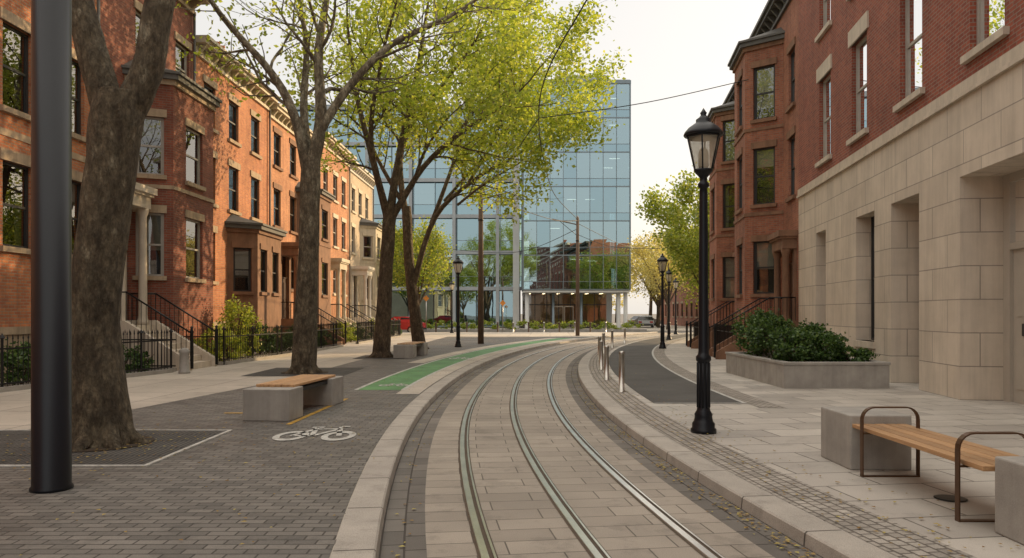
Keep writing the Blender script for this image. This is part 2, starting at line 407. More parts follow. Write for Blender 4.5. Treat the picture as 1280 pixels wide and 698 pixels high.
def pit(x0,x1,y0,y1,tx,ty,border=True):
    mb=MB(); mb.poly([(x0,y0,.009),(x1,y0,.009),(x1,y1,.009),(x0,y1,.009)],'grate')
    mb.lathe([(.02,.012),(.62,.012),(.62,.02)],tx,ty,20,'soil'); 
    if border:
        w=.05
        for q in ((x0-w,x1+w,y0-w,y0),(x0-w,x1+w,y1,y1+w),(x0-w,x0,y0,y1),(x1,x1+w,y0,y1)):
            mb.box(q[0],q[1],q[2],q[3],.004,.018,'wpaint' )
    mb.obj('tree_pit')
pit(-8.2,-3.85,7.95,10.3,-5.05,9.3); pit(-6.9,-4.3,19.3,22.3,-5.56,20.4,False); pit(-5.6,-3.8,26.6,29,-4.74,27.7,False)
mb=MB(); strip(mb,1.85,2.35,.004,'setts',swap=True); 
strip(mb,4.15,4.6,.004,'setts',12.7,60); 
mb.obj('granite_sett_band')
mb=MB(); strip(mb,2.5,4.1,.004,'asph',13.5,60); mb.obj('cycle_path')
mb=MB(); strip(mb,4.08,4.15,.008,'wpaint',13.5,60)
a=CO(13.5,2.5);b=CO(13.5,4.15); mb.poly([(a[0],a[1]-.06,.009),(b[0],b[1]-.06,.009),(b[0],b[1],.009),(a[0],a[1],.009)],'wpaint'); mb.obj('white_path_edging')
mb=MB(); mb.lathe([(.0,.006),(.13,.006),(.13,.010),(.11,.012)],3.78,6.55,20,'iron'); mb.obj('drain_cover')
mb=MB(); mb.poly([(-60,72,-.02),(45,72,-.02),(45,130,-.02),(-60,130,-.02)],'walk_l'); 
mb.poly([(-60,72,-.02),(45,72,-.02),(45,72,-.14),(-60,72,-.14)],'granite'); mb.obj('plaza')

# ------------------------------------------------------------------ facade helpers
class F:
    def __init__(s,o,U,Nn): s.o=Vector((o[0],o[1],0)); s.U=Vector((U[0],U[1],0)); s.N=Vector((Nn[0],Nn[1],0)).normalized()
    def P(s,u,z,d=0): p=s.o+s.U*u+s.N*d; return (p.x,p.y,z)
    def box(s,mb,u0,u1,z0,z1,d0,d1,mat):
        P=s.P
        mb.hexa([P(u0,z0,d0),P(u1,z0,d0),P(u1,z0,d1),P(u0,z0,d1),P(u0,z1,d0),P(u1,z1,d0),P(u1,z1,d1),P(u0,z1,d1)],mat)
def wall(mb,f,u0,u1,z0,z1,ops,mat,depth=.16,d=0,rmat=None):
    us=sorted(set([u0,u1]+[x for o in ops for x in o[:2]])); zs=sorted(set([z0,z1]+[x for o in ops for x in o[2:4]]))
    us=[x for x in us if u0<=x<=u1]; zs=[x for x in zs if z0<=x<=z1]
    for i in range(len(us)-1):
        for j in range(len(zs)-1):
            cu=(us[i]+us[i+1])/2; cz=(zs[j]+zs[j+1])/2
            if any(o[0]<cu<o[1] and o[2]<cz<o[3] for o in ops): continue
            mb.poly([f.P(us[i],zs[j],d),f.P(us[i+1],zs[j],d),f.P(us[i+1],zs[j+1],d),f.P(us[i],zs[j+1],d)],mat)
    rm=rmat or mat
    for o in ops:
        a,b,c,e=o[:4]; dd=d-(o[4] if len(o)>4 else depth)
        mb.poly([f.P(a,c,d),f.P(a,c,dd),f.P(a,e,dd),f.P(a,e,d)],rm); mb.poly([f.P(b,c,d),f.P(b,c,dd),f.P(b,e,dd),f.P(b,e,d)],rm)
        mb.poly([f.P(a,c,d),f.P(b,c,d),f.P(b,c,dd),f.P(a,c,dd)],rm); mb.poly([f.P(a,e,d),f.P(b,e,d),f.P(b,e,dd),f.P(a,e,dd)],rm)
def window(wm,tm,f,a,b,c,e,fr='frame_d',trim='brownl',depth=.14,sill=True,lint=True,sash=True,lh=.26,ext=.12,lip=.05,mid=False):
    fw=.065; d=-depth
    f.box(wm,a,a+fw,c,e,d-.02,d+.05,fr); f.box(wm,b-fw,b,c,e,d-.02,d+.05,fr)
    f.box(wm,a+fw,b-fw,c,c+fw,d-.02,d+.052,fr); f.box(wm,a+fw,b-fw,e-fw,e,d-.02,d+.052,fr)
    zm=(c+e)/2
    if sash:
        f.box(wm,a+fw,b-fw,zm-.03,zm+.03,d-.015,d+.035,fr)
        for (l,r) in ((a+fw,a+fw+.03),(b-fw-.03,b-fw)):
            f.box(wm,l,r,c+fw,zm-.03,d-.012,d+.02,fr); f.box(wm,l,r,zm+.03,e-fw,d-.01,d+.028,fr)
    if mid: f.box(wm,(a+b)/2-.015,(a+b)/2+.015,c+fw,e-fw,d-.01,d+.018,fr)
    j=random.uniform(-.004,.004); j2=random.uniform(-.006,.006)
    for (z0,z1,k) in ((c+fw,zm,0),(zm,e-fw,.012)):
        wm.poly([f.P(a+fw,z0,d+k),f.P(b-fw,z0,d+k+j),f.P(b-fw,z1,d+k+j+j2),f.P(a+fw,z1,d+k+j2)],'glass')
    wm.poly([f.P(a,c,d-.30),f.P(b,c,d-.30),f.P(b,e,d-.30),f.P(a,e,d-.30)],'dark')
    rr=random.random()
    if rr<.7:
        h=e-fw-(e-c)*random.choice([.3,.45,.5,.55,.75,.95])
        wm.poly([f.P(a+.03,h,d-.07),f.P(b-.03,h,d-.07),f.P(b-.03,e,d-.07),f.P(a+.03,e,d-.07)],'blind' if rr<.5 else 'curt')
    if rr>.55:
        w=(b-a)*.24
        for (l,r) in ((a,a+w),(b-w,b)):
            n=6
            for i in range(n):
                l0=l+(r-l)*i/n; l1=l+(r-l)*(i+1)/n
                wm.poly([f.P(l0,c,d-.12-.04*(i%2)),f.P(l1,c,d-.12-.04*((i+1)%2)),f.P(l1,e,d-.12-.04*((i+1)%2)),f.P(l0,e,d-.12-.04*(i%2))],'curt')
    if lint: f.box(tm,a-ext,b+ext,e,e+lh,-.05,lip,trim)
    if sill: f.box(tm,a-ext,b+ext,c-.13,c,-.05-depth*.6,lip+.05,trim)
def cornice(tm,f,u0,u1,z,mat,big=.5,brk=.6):
    f.box(tm,u0,u1,z-.62,z-.5,-.05,.10,mat)
    f.box(tm,u0,u1,z-.5,z-.22,-.05,.05,mat)
    f.box(tm,u0,u1,z-.22,z-.08,-.05,big*.8,mat); f.box(tm,u0,u1,z-.08,z+.04,-.05,big,mat)
    n=max(2,int((u1-u0)/brk))
    for i in range(n):
        u=u0+(i+.5)*(u1-u0)/n
        P=f.P; a,b=u-.06,u+.06
        tm.hexa([P(a,z-.55,.04),P(b,z-.55,.04),P(b,z-.5,.12),P(a,z-.5,.12),P(a,z-.222,.04),P(b,z-.222,.04),P(b,z-.222,big*.7),P(a,z-.222,big*.7)],mat)
def bay(wm,tm,mb,f,u0,u1,proj,ch,z0,z1,rows,wmat,trim,fr,roof='copper',fw=None,nfront=1,lh=.24):
    pts=[f.P(u0,0,0),f.P(u0+ch,0,proj),f.P(u1-ch,0,proj),f.P(u1,0,0)]
    for k in range(3):
        a=Vector(pts[k][:2]); b=Vector(pts[k+1][:2]); ln=(b-a).length; U=(b-a)/ln
        n=Vector((-U.y,U.x)); 
        if n.dot(Vector((f.N.x,f.N.y)))<0: n=-n
        ff=F(a,U,n)
        if k==1:
            w=min(1.25,ln/nfront*.55); cs=[ln*(i+.5)/nfront for i in range(nfront)]
        else: w=min(.85,ln*.6); cs=[ln/2]
        ops=[(c-w/2,c+w/2,r0,r1) for c in cs for r0,r1 in rows]
        wall(mb,ff,0,ln,z0,z1,ops,wmat)
        for o in ops: window(wm,tm,ff,*o[:4],fr=fr,trim=trim,ext=.08,lip=.045,lh=lh)
    def ring(za,zb,e,mat):
        q=[f.P(u0-e,za,0),f.P(u0+ch-e*.5,za,proj+e),f.P(u1-ch+e*.5,za,proj+e),f.P(u1+e,za,0)]
        q2=[(p[0],p[1],zb) for p in q]
        tm.poly(q,mat); tm.poly(q2,mat)
        for i in range(3): tm.poly([q[i],q[i+1],q2[i+1],q2[i]],mat)
    ring(z1-.02,z1+.14,.08,trim); ring(z1+.14,z1+.30,.20,roof); ring(z1+.30,z1+.38,.27,roof)
    q=[f.P(u0-.2,z1+.381,0),f.P(u0+ch-.1,z1+.381,proj+.2),f.P(u1-ch+.1,z1+.381,proj+.2),f.P(u1+.2,z1+.381,0)]
    top=[f.P(u0+.4,z1+.75,0),f.P(u1-.4,z1+.75,0)]
    tm.poly([q[0],q[1],top[0]],roof); tm.poly([q[1],q[2],top[1],top[0]],roof); tm.poly([q[2],q[3],top[1]],roof)
    ring(z0,z0+.5,.05,trim)
    for r0,r1 in rows[1:]: ring(r0-.42,r0-.30,.04,trim)
def stoop(sm,f,uc,w,zt,land=1.2,tread=.29,mat='brownl',rail=True,d0=0.02):
    n=max(2,round(zt/.17)); h=zt/n
    f.box(sm,uc-w/2,uc+w/2,-.02,zt,d0,d0+land,mat)
    for i in range(1,n):
        f.box(sm,uc-w/2,uc+w/2,-.02,zt-i*h,d0+land+(i-1)*tread,d0+land+i*tread,mat)
    D=d0+land+(n-1)*tread
    for s in (-1,1):
        u=uc+s*(w/2+.10)
        P=f.P; a,b=u-.095,u+.095
        sm.hexa([P(a,-.02,d0+land),P(b,-.02,d0+land),P(b,-.02,D+.1),P(a,-.02,D+.1),P(a,zt+.14,d0+land),P(b,zt+.14,d0+land),P(b,.25,D+.1),P(a,.25,D+.1)],mat)
        f.box(sm,a,b,-.02,zt+.14,d0,d0+land-.001,mat)
        if rail:
            def bar(p,q,r=.016): sm.tube([p,q],r,4 if r<.02 else 6,'iron')
            top=[P(u,zt+.95,d0+.05),P(u,zt+.95,d0+land),P(u,1.05,D+.1)]
            bar(top[0],top[1],.025); bar(top[1],top[2],.025)
            k=0
            while k<=land: bar(P(u,zt+.14,d0+.05+k),P(u,zt+.95,d0+.05+k),.010); k+=.14
            m=int((D+.1-d0-land)/.14)
            for i in range(m+1):
                tt=i/m; dd=d0+land+tt*(D+.1-d0-land); zb=zt+.14+(.25-zt-.14)*tt; ztop=zt+.95+(1.05-zt-.95)*tt
                bar(P(u,zb,dd),P(u,ztop,dd),.010)
            sm.lathe([(.05,0),(.05,1.0),(.07,1.02),(.03,1.1),(.05,1.16),(.0,1.2)],P(u,0,D+.12)[0],P(u,0,D+.12)[1],8,'iron',z=.05)
def portal(tm,wm,f,uc,w,z0,z1,p,mat,door='doord'):
    f.box(tm,uc-w/2-.3,uc+w/2+.3,z1-.55,z1-.12,-.03,p,mat); f.box(tm,uc-w/2-.42,uc+w/2+.42,z1-.12,z1+.08,-.03,p+.14,mat)
    f.box(tm,uc-w/2-.36,uc+w/2+.36,z1-.20,z1-.12,-.03,p+.07,mat)
    for s in (-1,1):
        u=uc+s*(w/2+.12); q=f.P(u,0,p-.16)
        tm.lathe([(.17,0),(.17,.12),(.14,.18),(.125,.3),(.11,z1-z0-.8),(.15,z1-z0-.7),(.17,z1-z0-.6),(.17,z1-z0-.55)],q[0],q[1],14,mat,z=z0)
        f.box(tm,u-.13,u+.13,z0,z1-.551,-.03,.09,mat)
    f.box(wm,uc-w/2+.02,uc+w/2-.02,z0,z0+2.15,-.12,-.06,door)
    for s in (-1,1):
        for zz in (.2,1.15):
            f.box(wm,uc+s*w*.22-.14*w,uc+s*w*.22+.14*w,z0+zz,z0+zz+.8,-.06,-.04,door)
    f.box(wm,uc-w/2+.02,uc+w/2-.02,z0+2.15,z0+2.22,-.12,-.03,door)
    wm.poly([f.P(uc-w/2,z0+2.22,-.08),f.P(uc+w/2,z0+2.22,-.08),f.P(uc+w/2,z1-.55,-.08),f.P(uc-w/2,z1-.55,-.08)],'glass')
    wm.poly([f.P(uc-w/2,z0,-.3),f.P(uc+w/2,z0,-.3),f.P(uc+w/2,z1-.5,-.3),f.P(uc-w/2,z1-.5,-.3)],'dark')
    f.box(wm,uc+.03,uc+.07,z0+1.0,z0+1.12,-.06,-.01,'steel')
def body(mb,f,u0,u1,H,depth,mat,ptop=0):
    mb.poly([f.P(u0,-.1,0),f.P(u0,-.1,-depth),f.P(u0,H,-depth),f.P(u0,H,0)],mat)
    mb.poly([f.P(u1,-.1,0),f.P(u1,-.1,-depth),f.P(u1,H,-depth),f.P(u1,H,0)],mat)
    mb.poly([f.P(u0,-.1,-depth),f.P(u1,-.1,-depth),f.P(u1,H,-depth),f.P(u0,H,-depth)],mat)
    mb.poly([f.P(u0,H-.05,0),f.P(u1,H-.05,0),f.P(u1,H-.05,-depth),f.P(u0,H-.05,-depth)],'asph')
def house(f,u0,u1,H,wmat,wins,rows,trim,fr,corn='copper',bays=(),door=None,base='brownl',depth=11,skip=(),chim=None,cb=.5,wz=1.05,pmat=None,name='brick_house',lh=.26,band=None):
    e=empty(name)
    w,t_,g_,s_=MB(),MB(),MB(),MB()
    ops=[]
    for u in wins:
        for ri,(c,z) in enumerate(rows):
            if (u,ri) in skip: continue
            if any(b[0]-.3<u<b[1]+.3 and c<b[4] for b in bays): continue
            if door and abs(u-door[0])<1.1 and ri==0: continue
            ops.append((u-wz/2,u+wz/2,c,z))
    allo=list(ops)
    if door: allo.append((door[0]-door[1]/2,door[0]+door[1]/2,door[2],door[3]-.4,.14))
    wall(w,f,u0,u1,-.1,H,allo,wmat)
    for o in ops: window(g_,t_,f,*o[:4],fr=fr,trim=trim,lh=lh)
    cut=sorted([(b[0],b[1]) for b in bays]+([(door[0]-door[1]/2-.3,door[0]+door[1]/2+.3)] if door else []))
    cur=u0
    for a,b in cut:
        if a>cur: f.box(t_,cur,a,1.1,1.28,-.02,.07,base); f.box(t_,cur,a,-.1,1.1,-.02,.03,base)
        cur=max(cur,b)
    if cur<u1: f.box(t_,cur,u1,1.1,1.28,-.02,.07,base); f.box(t_,cur,u1,-.1,1.1,-.02,.03,base)
    if band:
        f.box(t_,u0+.005,u1-.005,band,band+.16,-.02,.022,trim)
    cornice(t_,f,u0+.01,u1-.01,H,corn,cb)
    body(w,f,u0,u1,H,depth,wmat)
    for b in bays: bay(g_,t_,w,f,b[0],b[1],b[2],b[3],-.1,b[4],b[5],b[6] if len(b)>6 else wmat,trim if len(b)<8 else b[7],fr,nfront=b[8] if len(b)>8 else 1)
    if door:
        portal(t_,g_,f,door[0],door[1],door[2],door[3],door[4],pmat or trim)
        stoop(s_,f,door[0],door[1]+.5,door[2],land=max(.9,door[4]),mat=base if not pmat else pmat)
    for c in (chim or []):
        f.box(w,c-.5,c+.5,H-.1,H+1.5,-2.2,-1.4,wmat); f.box(t_,c-.58,c+.58,H+1.5,H+1.65,-2.28,-1.32,trim)
        for k in (-.25,.25):
            q=f.P(c+k,0,-1.8); t_.lathe([(.13,0),(.11,.4),(.14,.42),(.14,.46)],q[0],q[1],10,'brick_or',z=H+1.65)
    w.obj('walls',e); t_.obj('stone_trim',e); g_.obj('windows',e)
    if s_.v: s_.obj('stoop',e)
    dp=MB(); q=f.P(u1-.15,0,.10); dp.tube([(q[0],q[1],.1),(q[0],q[1],H-.6)],.045,8,'copper'); dp.obj('downpipe',e)
    return e
FL=F((-12.2,0),(.02,1),(1,-.02))
rowsL=[(2.85,4.75),(5.85,7.65),(8.75,10.35)]
house(FL,-14,-2,12.5,'brick_dk',[-12,-9.5,-7,-4.5],rowsL,'brownl','frame_w')
house(FL,-2,9.5,11.9,'brick_or2',[0,2.5,5,7.5],rowsL,'brownl','frame_d')
house(FL,9.5,21.6,13.0,'brick_or',[11,13.3,15.7,18.2,20.4],[(3.17,5.18),(6.43,8.44),(9.7,11.4)],'brownl','frame_d',corn='copper',band=5.75)
house(FL,21.6,27.8,13.1,'brick_dk',[24.2,26.9],[(2.75,4.7),(5.87,7.66),(9.45,11.1)],'brownl','frame_w',bays=[(23.1,27.2,1.2,.55,8.7,[(2.75,4.7),(5.87,7.66)],'brick_dk')],door=(22.25,1.0,1.25,5.3,.8),corn='brownl',cb=.75,pmat='lime_s')
house(FL,27.8,35.9,11.75,'brick_or',[29.2,31.6,34.1],rowsL,'brownl','frame_d',bays=[(30.9,35.3,1.0,.7,4.95,[(2.5,4.3)],'brown','brown',2)],corn='cream',chim=[34.6],cb=.55)
house(FL,35.9,44.5,11.5,'brick_or2',[37.1,39.6,42.2,],rowsL,'brown','frame_d',door=(38.1,1.2,1.2,5.0,1.0),pmat='brown',corn='cream',bays=[(40.2,44.0,1.0,.7,7.9,[(2.6,4.4),(5.7,7.3)],'brown','brown',1)],cb=.5)
house(FL,44.5,52,12.2,'brick_or2',[46,48.3,50.5],rowsL,'cream','frame_w',corn='cream',door=(46,1.2,1.2,4.8,1.1),pmat='cream',base='cream',cb=.55)
house(FL,52,60,12.0,'brick_cr',[53.3,55.5,57.8],rowsL,'cream','frame_w',corn='white',bays=[(55.5,59.3,1.0,.7,7.9,[(2.6,4.4),(5.7,7.3)],'cream','cream',1)],door=(53.6,1.2,1.2,4.8,1.1),pmat='white',base='cream',name='cream_brick_house')

# right side
FR=F((6.45,0),(.13,1),(-1,.13))
def limestone_building():
    e=empty('brick_and_limestone_building'); w,t_,g_=MB(),MB(),MB()
    u0,u1=-16,26.1; ZB=4.12; ZL=5.55
    ops=[(22.8,23.9,1.1,ZB,.45),(18.6,20.0,.9,ZB,.45),(15.9,17.5,-.05,ZB,.75),(10.2,14.05,-.05,ZB,.8),(4.5,8.5,-.05,ZB,.8),(-2,2,-.05,ZB,.8)]
    wall(w,FR,u0,u1,-.1,ZL,ops,'lime')
    for (a,b,c,z,d) in ops:
        if b-a<1.5 and c>.5:
            window(g_,t_,FR,a,b,c,z,fr='frame_d',depth=d-.02,sill=False,lint=False,mid=False)
            FR.box(t_,a-.08,b+.08,c-.16,c,-.3,.06,'lime_s')
        elif b-a<2:
            window(g_,t_,FR,a+.1,b-.1,.0,z-.9,fr='frame_d',depth=d-.05,sill=False,lint=False)
            FR.box(t_,a,b,z-.9,z,-d-.1,-d+.03,'lime_s')
        else:
            FR.box(g_,b-.22,b,-.05,z,-d-.06,-d+.05,'door')
            FR.box(g_,b-1.75,b-.225,.0,2.75,-d-.06,-d-.01,'door')
            FR.box(g_,b-1.62,b-.36,.25,1.15,-d-.01,-d+.008,'door'); FR.box(g_,b-1.62,b-.36,1.55,2.45,-d-.01,-d+.008,'door')
            FR.box(g_,b-1.15,b-.75,1.28,1.34,-d-.01,-d+.03,'steel')
            FR.box(g_,b-.80,b-.55,1.20,1.42,-d-.008,-d+.012,'frame_d')
            FR.box(g_,b-1.9,b-1.755,-.05,z,-d-.06,-d+.05,'door')
            FR.box(g_,b-1.755,b-.225,2.75,2.87,-d-.06,-d+.05,'door')
            for (l,r,q,s) in ((b-1.755,b-.225,2.87,z-.15),(a+.1,b-1.9,.5,z-.15)):
                g_.poly([FR.P(l,q,-d),FR.P(r,q,-d),FR.P(r,s,-d),FR.P(l,s,-d)],'glass')
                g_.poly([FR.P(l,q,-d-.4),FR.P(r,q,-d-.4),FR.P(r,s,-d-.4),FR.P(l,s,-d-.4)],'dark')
                FR.box(g_,l,r,s,s+.15,-d-.06,-d+.05,'door')
            FR.box(g_,a,b-1.9,-.05,.5,-d-.06,-d+.04,'door')
    FR.box(t_,u0,u1,ZL,ZL+.07,-.02,.07,'lime_s'); FR.box(t_,u0,u1,ZL+.07,ZL+.28,-.02,.035,'lime_s')
    ws=[-12.6,-9.4,-6.2,-3.0,.2,3.4,6.6,9.8,13.05,16.35,19.75,22.9]
    rows=[(6.25,8.75),(10.15,12.3)]
    ops=[(u-.6,u+.6,c,z) for u in ws for c,z in rows]
    wall(w,FR,u0,u1,ZL+.28,14.2,ops,'brick_rd',depth=.2)
    for o in ops: window(g_,t_,FR,*o,fr='frame_w',trim='lime_s',depth=.16,lh=.42,ext=.16,mid=False)
    FR.box(t_,u0,u1,13.2,13.4,-.02,.12,'lime_s'); FR.box(t_,u0,u1,13.95,14.25,-.3,.45,'lime_s')
    body(w,FR,u0,u1,14.2,14,'brick_rd')
    w.obj('walls',e); t_.obj('stone_trim',e); g_.obj('windows',e)
limestone_building()
rowsR=[(2.35,4.35),(5.75,7.9),(9.0,11.0)]
house(FR,26.1,34.3,13.4,'brick_r2',[27.1,33.4],rowsR,'brown','frame_d',bays=[(28.4,32.5,1.25,.8,11.7,rowsR,'brick_r2','brown',1)],door=(27.15,1.1,1.2,4.4,.5),pmat='brown',base='brown',corn='copper',wz=.95)
house(FR,34.3,43,12.7,'brick_r2',[35.2,41.9],rowsR,'brown','frame_d',bays=[(36.4,40.6,1.25,.8,11.3,rowsR,'brick_r2','brown',1)],door=(35.2,1.1,1.2,4.4,.5),pmat='brown',base='brown',corn='copper',wz=.95)

# ------------------------------------------------------------------ iron fences
def fence(pts,name='iron_fence',h=1.0):
    mb=MB()
    for i in range(len(pts)-1):
        a=Vector(pts[i]+(0,)); b=Vector(pts[i+1]+(0,)); d=b-a; n=max(1,int(d.length/.125)); d.normalize()
        L_=(b-a).length; nn=Vector((-d.y,d.x,0))
        for z in (.14,.86):
            c=[a-nn*.018,b-nn*.018,b+nn*.018,a+nn*.018]
            mb.hexa([(p.x,p.y,z) for p in c]+[(p.x,p.y,z+.035) for p in c],'iron')
        for k in range(n):
            p=a+d*(L_*k/n)
            big=(k%16==0)
            r=.032 if big else .010
            mb.lathe([(r,0),(r,h if not big else h+.08),(r*2.0,h+.02 if not big else h+.1),(0.001,h+.11 if not big else h+.2)],p.x,p.y,4,'iron',z=.06 if not big else 0,smooth=False)
        c=[a-nn*.09,b-nn*.09,b+nn*.09,a+nn*.09]
        mb.hexa([(p.x,p.y,-.01) for p in c]+[(p.x,p.y,.10) for p in c],'grey_st')
    mb.obj(name)
fence([(-10.9,9.0),(-10.4,15.5),(-9.25,20.6)]); fence([(-11.4,20.9),(-9.25,20.9)]) 
fence([(-8.95,23.6),(-8.5,28),(-8.35,31),(-8.2,36.6)]); fence([(-8.1,39.8),(-8,44.4)]); fence([(-7.9,47.6),(-7.6,52)]); fence([(-11,23.6),(-8.95,23.6)])
fence([(8.35,28.6),(8.9,33.6)]); fence([(9.3,36.6),(9.9,41.4)]); fence([(8.1,22.6),(8.35,25.8)])
mb=MB(); mb.lathe([(.15,0),(.15,.05),(.125,.08),(.12,.52),(.14,.55),(.13,.62),(.07,.67),(0,.69)],-8.75,20.3,16,'granb'); mb.obj('stone_bollard')

# ------------------------------------------------------------------ foliage / trees
def leaves_mesh(name,pos,size,mat,parent,zflat=.5,sj=.35):
    n=len(pos); pos=np.asarray(pos)
    a=rng.normal(size=(n,3)); a[:,2]*=.7; a/=np.linalg.norm(a,axis=1)[:,None]
    b=rng.normal(size=(n,3)); b-=a*(a*b).sum(1)[:,None]; b/=np.linalg.norm(b,axis=1)[:,None]
    s=(size*(1+rng.uniform(-sj,sj,n)))[:,None]
    c=np.cross(a,b)
    v=np.stack([pos-a*s*.5,pos+b*s*.34+c*s*.06,pos+a*s*.5,pos-b*s*.34+c*s*.06],1).reshape(-1,3)
    me=bpy.data.meshes.new(name)
    me.vertices.add(4*n); me.vertices.foreach_set('co',v.ravel())
    me.loops.add(4*n); me.loops.foreach_set('vertex_index',np.arange(4*n,dtype=np.int32))
    me.polygons.add(n); me.polygons.foreach_set('loop_start',np.arange(0,4*n,4,dtype=np.int32)); me.polygons.foreach_set('loop_total',np.full(n,4,dtype=np.int32))
    me.materials.append(M[mat]); me.update(calc_edges=True); me.validate()
    o=bpy.data.objects.new(name,me); bpy.context.scene.collection.objects.link(o)
    if parent: o.parent=parent
    return o
def rvec(s): return Vector((random.gauss(0,s),random.gauss(0,s),random.gauss(0,s)))
def grow(mb,p,d,Ln,r,lvl,leafpts,mat,nl,spread=.75,up=.12,ls=.17):
    n=5 if lvl>0 else 3
    pts=[Vector(p)];rad=[r];d=Vector(d).normalized()
    for i in range(n):
        d=(d+rvec(.14)+Vector((0,0,up*.35))).normalized()
        pts.append(pts[-1]+d*Ln/n); rad.append(r*(1-.55*(i+1)/n))
    mb.tube(pts,rad,6 if r>.04 else 4 if r>.015 else 3,mat,cap=False)
    if lvl==0:
        k_=nl*random.choice([.3,.8,1,1.3,1.6])
        for k in range(int(k_)):
            t_=random.random()**.6*(len(pts)-1); i=min(int(t_),len(pts)-2); q=pts[i].lerp(pts[i+1],t_-i)
            leafpts.append(tuple(q+rvec(ls)))
        return
    nc=random.randint(4,5) if lvl>1 else random.randint(4,6)
    for k in range(nc):
        t_=(.25+.75*(k+random.random()*.6)/nc)*(len(pts)-1); i=min(int(t_),len(pts)-2); q=pts[i].lerp(pts[i+1],min(1,t_-i))
        dd=(pts[i+1]-pts[i]).normalized()
        side=dd.cross(rvec(1)).normalized()
        nd=(dd*.75+side*spread+Vector((0,0,up))).normalized()
        grow(mb,q,nd,Ln*random.uniform(.5,.75),rad[i]*.55,lvl-1,leafpts,mat,nl,spread,up,ls)
    grow(mb,pts[-1],d,Ln*.6,rad[-1],lvl-1,leafpts,mat,nl,spread,up,ls)
def smooth_path(pts,rad,n=4):
    P=[Vector(p) for p in pts]; out=[];ro=[]
    for i in range(len(P)-1):
        p0=P[max(i-1,0)];p1=P[i];p2=P[i+1];p3=P[min(i+2,len(P)-1)]
        for k in range(n):
            t=k/n
            out.append(.5*((2*p1)+(-p0+p2)*t+(2*p0-5*p1+4*p2-p3)*t*t+(-p0+3*p1-3*p2+p3)*t**3)); ro.append(rad[i]+(rad[i+1]-rad[i])*t)
    out.append(P[-1]); ro.append(rad[-1]); return out,ro
def tree(name,trunk,trad,limbs,mat,leafmat,nl,lsize,lvl=2,gl=2.2,sub=4,flare=True,extra=1.0,up=.12,start=.3,ls=.17,maxr=.07):
    e=empty(name); mb=MB(); lp=[]
    b=trunk[0]
    tp=[(b[0],b[1],-.05),(b[0],b[1],.18)]+list(trunk[1:]); tr=[trad[0]*1.5,trad[0]*1.12]+list(trad[1:])
    P,Rr=smooth_path(tp,tr,5); mb.tube(P,Rr,18,mat,cap=False,wob=.05)
    if flare:
        for k in range(7):
            a=k*.9+random.random()*.4; c_,s_=math.cos(a),math.sin(a); r=trad[0]
            mb.tube([(b[0]+c_*r*.55,b[1]+s_*r*.55,.55*r*2),(b[0]+c_*r*1.0,b[1]+s_*r*1.0,.10*r*3),(b[0]+c_*r*1.7,b[1]+s_*r*1.7,-.03)],[r*.38,r*.34,r*.15],7,mat,cap=False)
    for lb_,lr in limbs:
        P,Rr=smooth_path(lb_,lr,5); mb.tube(P,Rr,10,mat,cap=False,wob=.04)
        n=len(P); cnt=sub+len(lb_)
        for k in range(cnt):
            i=min(n-2,int(n*(start+(1-start)*(k+random.random()*.7)/cnt)))
            dd=(P[i+1]-P[i]).normalized(); side=dd.cross(rvec(1)).normalized()
            grow(mb,P[i],(dd*.6+side*.9+Vector((0,0,.18))),gl*random.uniform(.7,1.15),min(Rr[i]*.45,maxr),lvl-1,lp,mat,nl,up=up,ls=ls)
        grow(mb,P[-1],(P[-1]-P[-2]),gl*1.1,Rr[-1],lvl,lp,mat,nl,up=up,ls=ls)
    mb.obj('trunk_and_branches',e)
    leaves_mesh('leaves',lp,lsize,leafmat,e)
    return e
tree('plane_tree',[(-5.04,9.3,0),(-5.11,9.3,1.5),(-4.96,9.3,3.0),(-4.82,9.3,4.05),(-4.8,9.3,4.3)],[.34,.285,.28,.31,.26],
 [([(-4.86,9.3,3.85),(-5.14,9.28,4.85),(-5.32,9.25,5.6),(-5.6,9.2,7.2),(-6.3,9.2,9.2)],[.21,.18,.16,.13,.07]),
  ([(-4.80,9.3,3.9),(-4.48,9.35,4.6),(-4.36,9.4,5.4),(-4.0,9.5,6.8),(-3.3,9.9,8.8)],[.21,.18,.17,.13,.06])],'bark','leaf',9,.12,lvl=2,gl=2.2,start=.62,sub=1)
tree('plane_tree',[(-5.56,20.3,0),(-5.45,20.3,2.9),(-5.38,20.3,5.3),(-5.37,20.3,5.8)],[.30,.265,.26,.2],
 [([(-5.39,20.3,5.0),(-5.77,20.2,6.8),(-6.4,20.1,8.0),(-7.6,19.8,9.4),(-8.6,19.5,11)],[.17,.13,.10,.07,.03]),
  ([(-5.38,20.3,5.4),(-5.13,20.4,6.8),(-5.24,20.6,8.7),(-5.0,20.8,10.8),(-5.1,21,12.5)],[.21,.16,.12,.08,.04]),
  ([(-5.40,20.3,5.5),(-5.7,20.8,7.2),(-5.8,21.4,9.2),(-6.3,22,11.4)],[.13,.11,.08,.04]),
  ([(-5.2,20.35,6.4),(-4.4,20.5,7.7),(-3.3,20.9,9.0),(-1.8,21.3,9.9),(-.6,21.6,10.8)],[.14,.11,.09,.06,.03])],'bark','leaf',17,.13,lvl=2,gl=2.0,sub=3,ls=.2)
